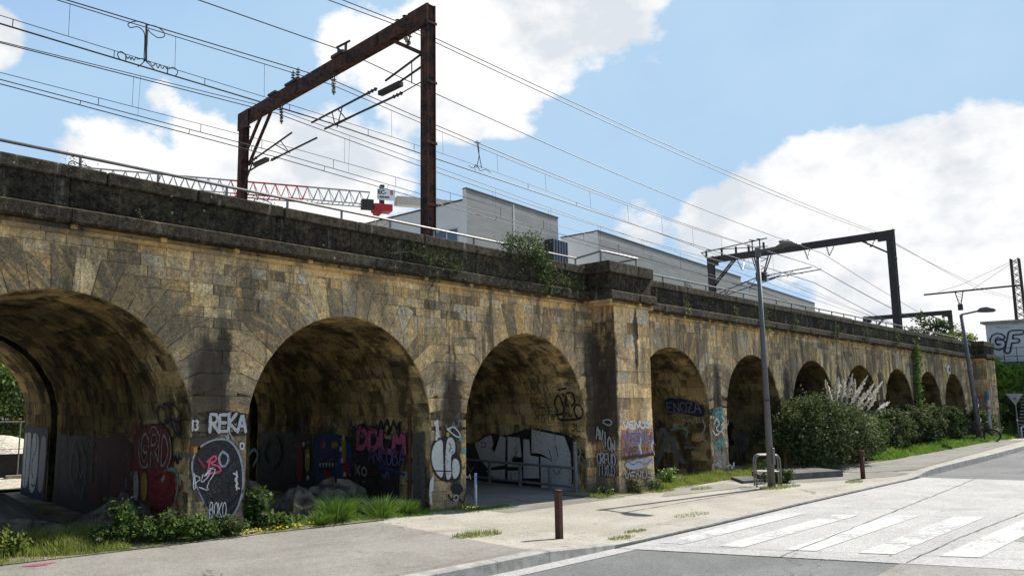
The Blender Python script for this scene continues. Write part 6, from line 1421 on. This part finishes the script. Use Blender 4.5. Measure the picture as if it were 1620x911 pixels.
for x,c_ in ((983,SORG),(989,SPUR),(996,SSAL),(1003,SPUR),(1009,SPEEL),(1016,SSAL),(1022,SORG),(1028,SPEEL)):
    strokes([onbf([(x+2,683),(x+3,700)]),onbf([(x+1,704),(x+5,718)])],.075,BF,c_)
word('VENU',BF,*onbf([(986,702)])[0],*onbf([(1030,684)])[0],.05,SPUR,SLTG,.015,gap=.2,sm=0); word('NEIU',BF,*onbf([(986,720)])[0],*onbf([(1032,706)])[0],.035,spray('brown_spray',(.10,.05,.06)),gap=.2,sm=0)
blob(onbf([(983,722),(1033,716),(1033,720),(983,727)]),BF,SBLK,sm=0)
word('VENUS',BF,*onbf([(984,678)])[0],*onbf([(1027,666)])[0],.055,SWHT,gap=.12,sm=1,label='white letters reading VENUS')
blob(onbf([(985,732),(1005,726),(1030,722),(1032,732),(1010,742),(990,742)]),BF,SGREY,sm=2); strokes([onbf([(990,728),(1000,736),(1008,728),(1018,736),(1028,726)])],.03,BF,SPUR); blob(onbf([(1012,730),(1018,729),(1019,734),(1013,735)]),BF,SYEL)
word('VENUS',BF,*onbf([(986,760)])[0],*onbf([(1029,743)])[0],.03,SLTG,SBLK,.014,gap=.15,label='grey letters with dark outline reading VENUS near the ground')
# fourth arch inner wall and the pier beyond it
X4=ARCH[5][0]+ARCH[5][1]; J4=jamb(X4); reset()
blob([(-11.95,1.85),(-11.4,1.74),(-10.85,1.62),(-10.72,1.75),(-10.78,2.0),(-11.3,2.16),(-11.95,2.2)],J4,SNAVY,sm=1,name='graffiti_shape'); word('ENOZA',J4,-11.88,1.78,-10.86,2.06,.04,spray('faint_violet_spray',(.14,.14,.19)),SBLK,.018,gap=.12,sm=0,label='grey blue letters on dark blue reading ENOZA')
strokes([onj([(1040,735),(1052,700),(1060,690),(1066,700),(1072,720),(1082,730)],X4),onj([(1044,690),(1050,676),(1056,690)],X4)],.14,J4,spray('faint_grey_spray',(.16,.16,.155)),label='faded grey looping letters'); strokes([onj([(1062,680),(1075,676),(1090,680),(1086,690)],X4)],.05,J4,STEAL); strokes([onj([(1112,664),(1118,676),(1108,690),(1120,700)],X4)],.04,J4,SLTG)
reset(); blob(onfront([(1125,645),(1146,642),(1146,668),(1126,668)]),front,spray('faded_teal_spray',(.13,.24,.21)),sm=1); blob(onfront([(1127,700),(1146,690),(1148,712),(1128,716)]),front,spray('faded_teal_spray',(.13,.24,.21)),sm=1)
strokes([onfront([(1128,670),(1133,660),(1138,672),(1130,678),(1140,684),(1144,672)]),onfront([(1126,680),(1132,690),(1140,680),(1145,690)]),onfront([(1141,658),(1146,666),(1140,672)])],.05,front,SWHT,label='white and teal tag on the narrow pier'); blob(onfront([(1127,716),(1147,712),(1148,738),(1128,740)]),front,spray('worn_white_wash',(.26,.25,.23)),sm=1)
strokes([onfront([(1130,655),(1138,650),(1144,656)]),onfront([(1132,700),(1140,696),(1142,706)])],.04,front,STEAL)
X5=ARCH[6][0]+ARCH[6][1]; J5=jamb(X5); reset(); strokes([onj([(1156,672),(1152,690),(1158,700)],X5)],.2,J5,SBLK); blob(onj([(1160,690),(1180,680),(1184,715),(1162,716)],X5),J5,spray('dim_grey_spray',(.12,.12,.13))); strokes([onj([(1200,685),(1215,680)],X5)],.08,J5,SBLK); word('CP',J5,*onj([(1203,710)],X5)[0],*onj([(1213,702)],X5)[0],.03,spray('dim_grey_spray',(.12,.12,.13)))
# older, fainter scribbles between the pieces
def scrib(f,box,n,mats,wmin,wmax):
    for q in range(n):
        u=rnd.uniform(box[0],box[1]); v=rnd.uniform(box[2],box[3]); sx_=rnd.uniform(.1,.35); P=[(u,v)]
        for j in range(rnd.randint(4,9)): P.append((P[-1][0]+rnd.uniform(-.3,1)*sx_*.5,v+rnd.uniform(-1,1)*sx_*.5))
        strokes([P],rnd.uniform(wmin,wmax),f,rnd.choice(mats),sm=2)
FM=[spray('faint_grey_spray',(.16,.16,.155)),SDRED,SBLK,SPUR,spray('dim_grey_spray',(.12,.12,.13)),STEAL,SLTG]
LV[0]=.0170; scrib(J1,(-15.5,-11.0,.3,1.7),22,[SDRED,SRED,SBLK,FM[0],SDRED,SLTG],.02,.07)
LV[0]=.0170; scrib(J2,(-15.5,-11.4,.3,1.6),22,[SDRED,SBLU,SBLK,FM[0],SPUR,SLTG],.02,.06)
LV[0]=.0170; scrib(J3,(-12.5,-10.75,.3,1.9),14,[SBLK,FM[0],SLTG,SBLK],.015,.03)
LV[0]=.0170; scrib(J4,(-14.5,-10.8,.2,1.7),16,[SBLK,FM[0],STEAL,SLTG,SNAVY],.02,.06)
LV[0]=.0170; scrib(front,(10.0,10.6,.1,1.7),8,[SBLK,FM[0],SLTG],.012,.03); scrib(front,(20.45,21.3,.2,1.7),9,[SWHT,STEAL,SLTG,SBLK],.02,.04)
LV[0]=.0170; scrib(BF,(15.1,16.2,.4,1.7),8,[SPUR,SBLK,SLTG,SSAL],.012,.03); scrib(front,(5.05,5.8,.1,1.6),5,[SLTG,SBLK],.01,.02)
# GF on the white block
GFW=lambda u,v,d:(56.2-d,-u,v); LV[0]=.02
def ongf(L_): return [(-onX(u,v,56.2).y,onX(u,v,56.2).z) for u,v in L_]
def gfs(L_,w,mat,nm,lb=None):
    mb=MB()
    for P in L_: ribbon(mb,dens(smooth(P,1),.1),w,GFW,nl(.7))
    o=mb.build(nm,mat,gfb)
    if lb: o['label']=lb
WB2=spray('white_letter_fill',(.56,.55,.52))
ga=ongf([(1571,551)])[0]; gb_=ongf([(1586,530)])[0]; word('G',GFW,ga[0],ga[1],gb_[0],gb_[1],.17,WB2,SNAVY,.085,sm=2,par=gfb,label='bubble letter G outlined in dark blue')
fa=ongf([(1594,555)])[0]; fb=ongf([(1608,527)])[0]; word('F',GFW,fa[0],fa[1],fb[0],fb[1],.17,WB2,SNAVY,.085,skew=.25,sm=0,par=gfb,label='bubble letter F outlined in dark blue')
gfs([ongf([(1576,519),(1580,516),(1583,520),(1588,517),(1592,519),(1597,516)]),ongf([(1600,513),(1605,511),(1610,513)])],.02,SBLK,'graffiti_scribble')
# pink paint splash on the pavement at the bottom left
sp=MB(); sp.add([(2.78+.16*math.cos(a)*(1+.4*math.sin(a*3)),9.95+.07*math.sin(a),pz(2.8,3.5)+.006) for a in [2*math.pi*i/20 for i in range(20)]],[tuple(range(20))]); struct(sp,'paint_splash',SPINK)
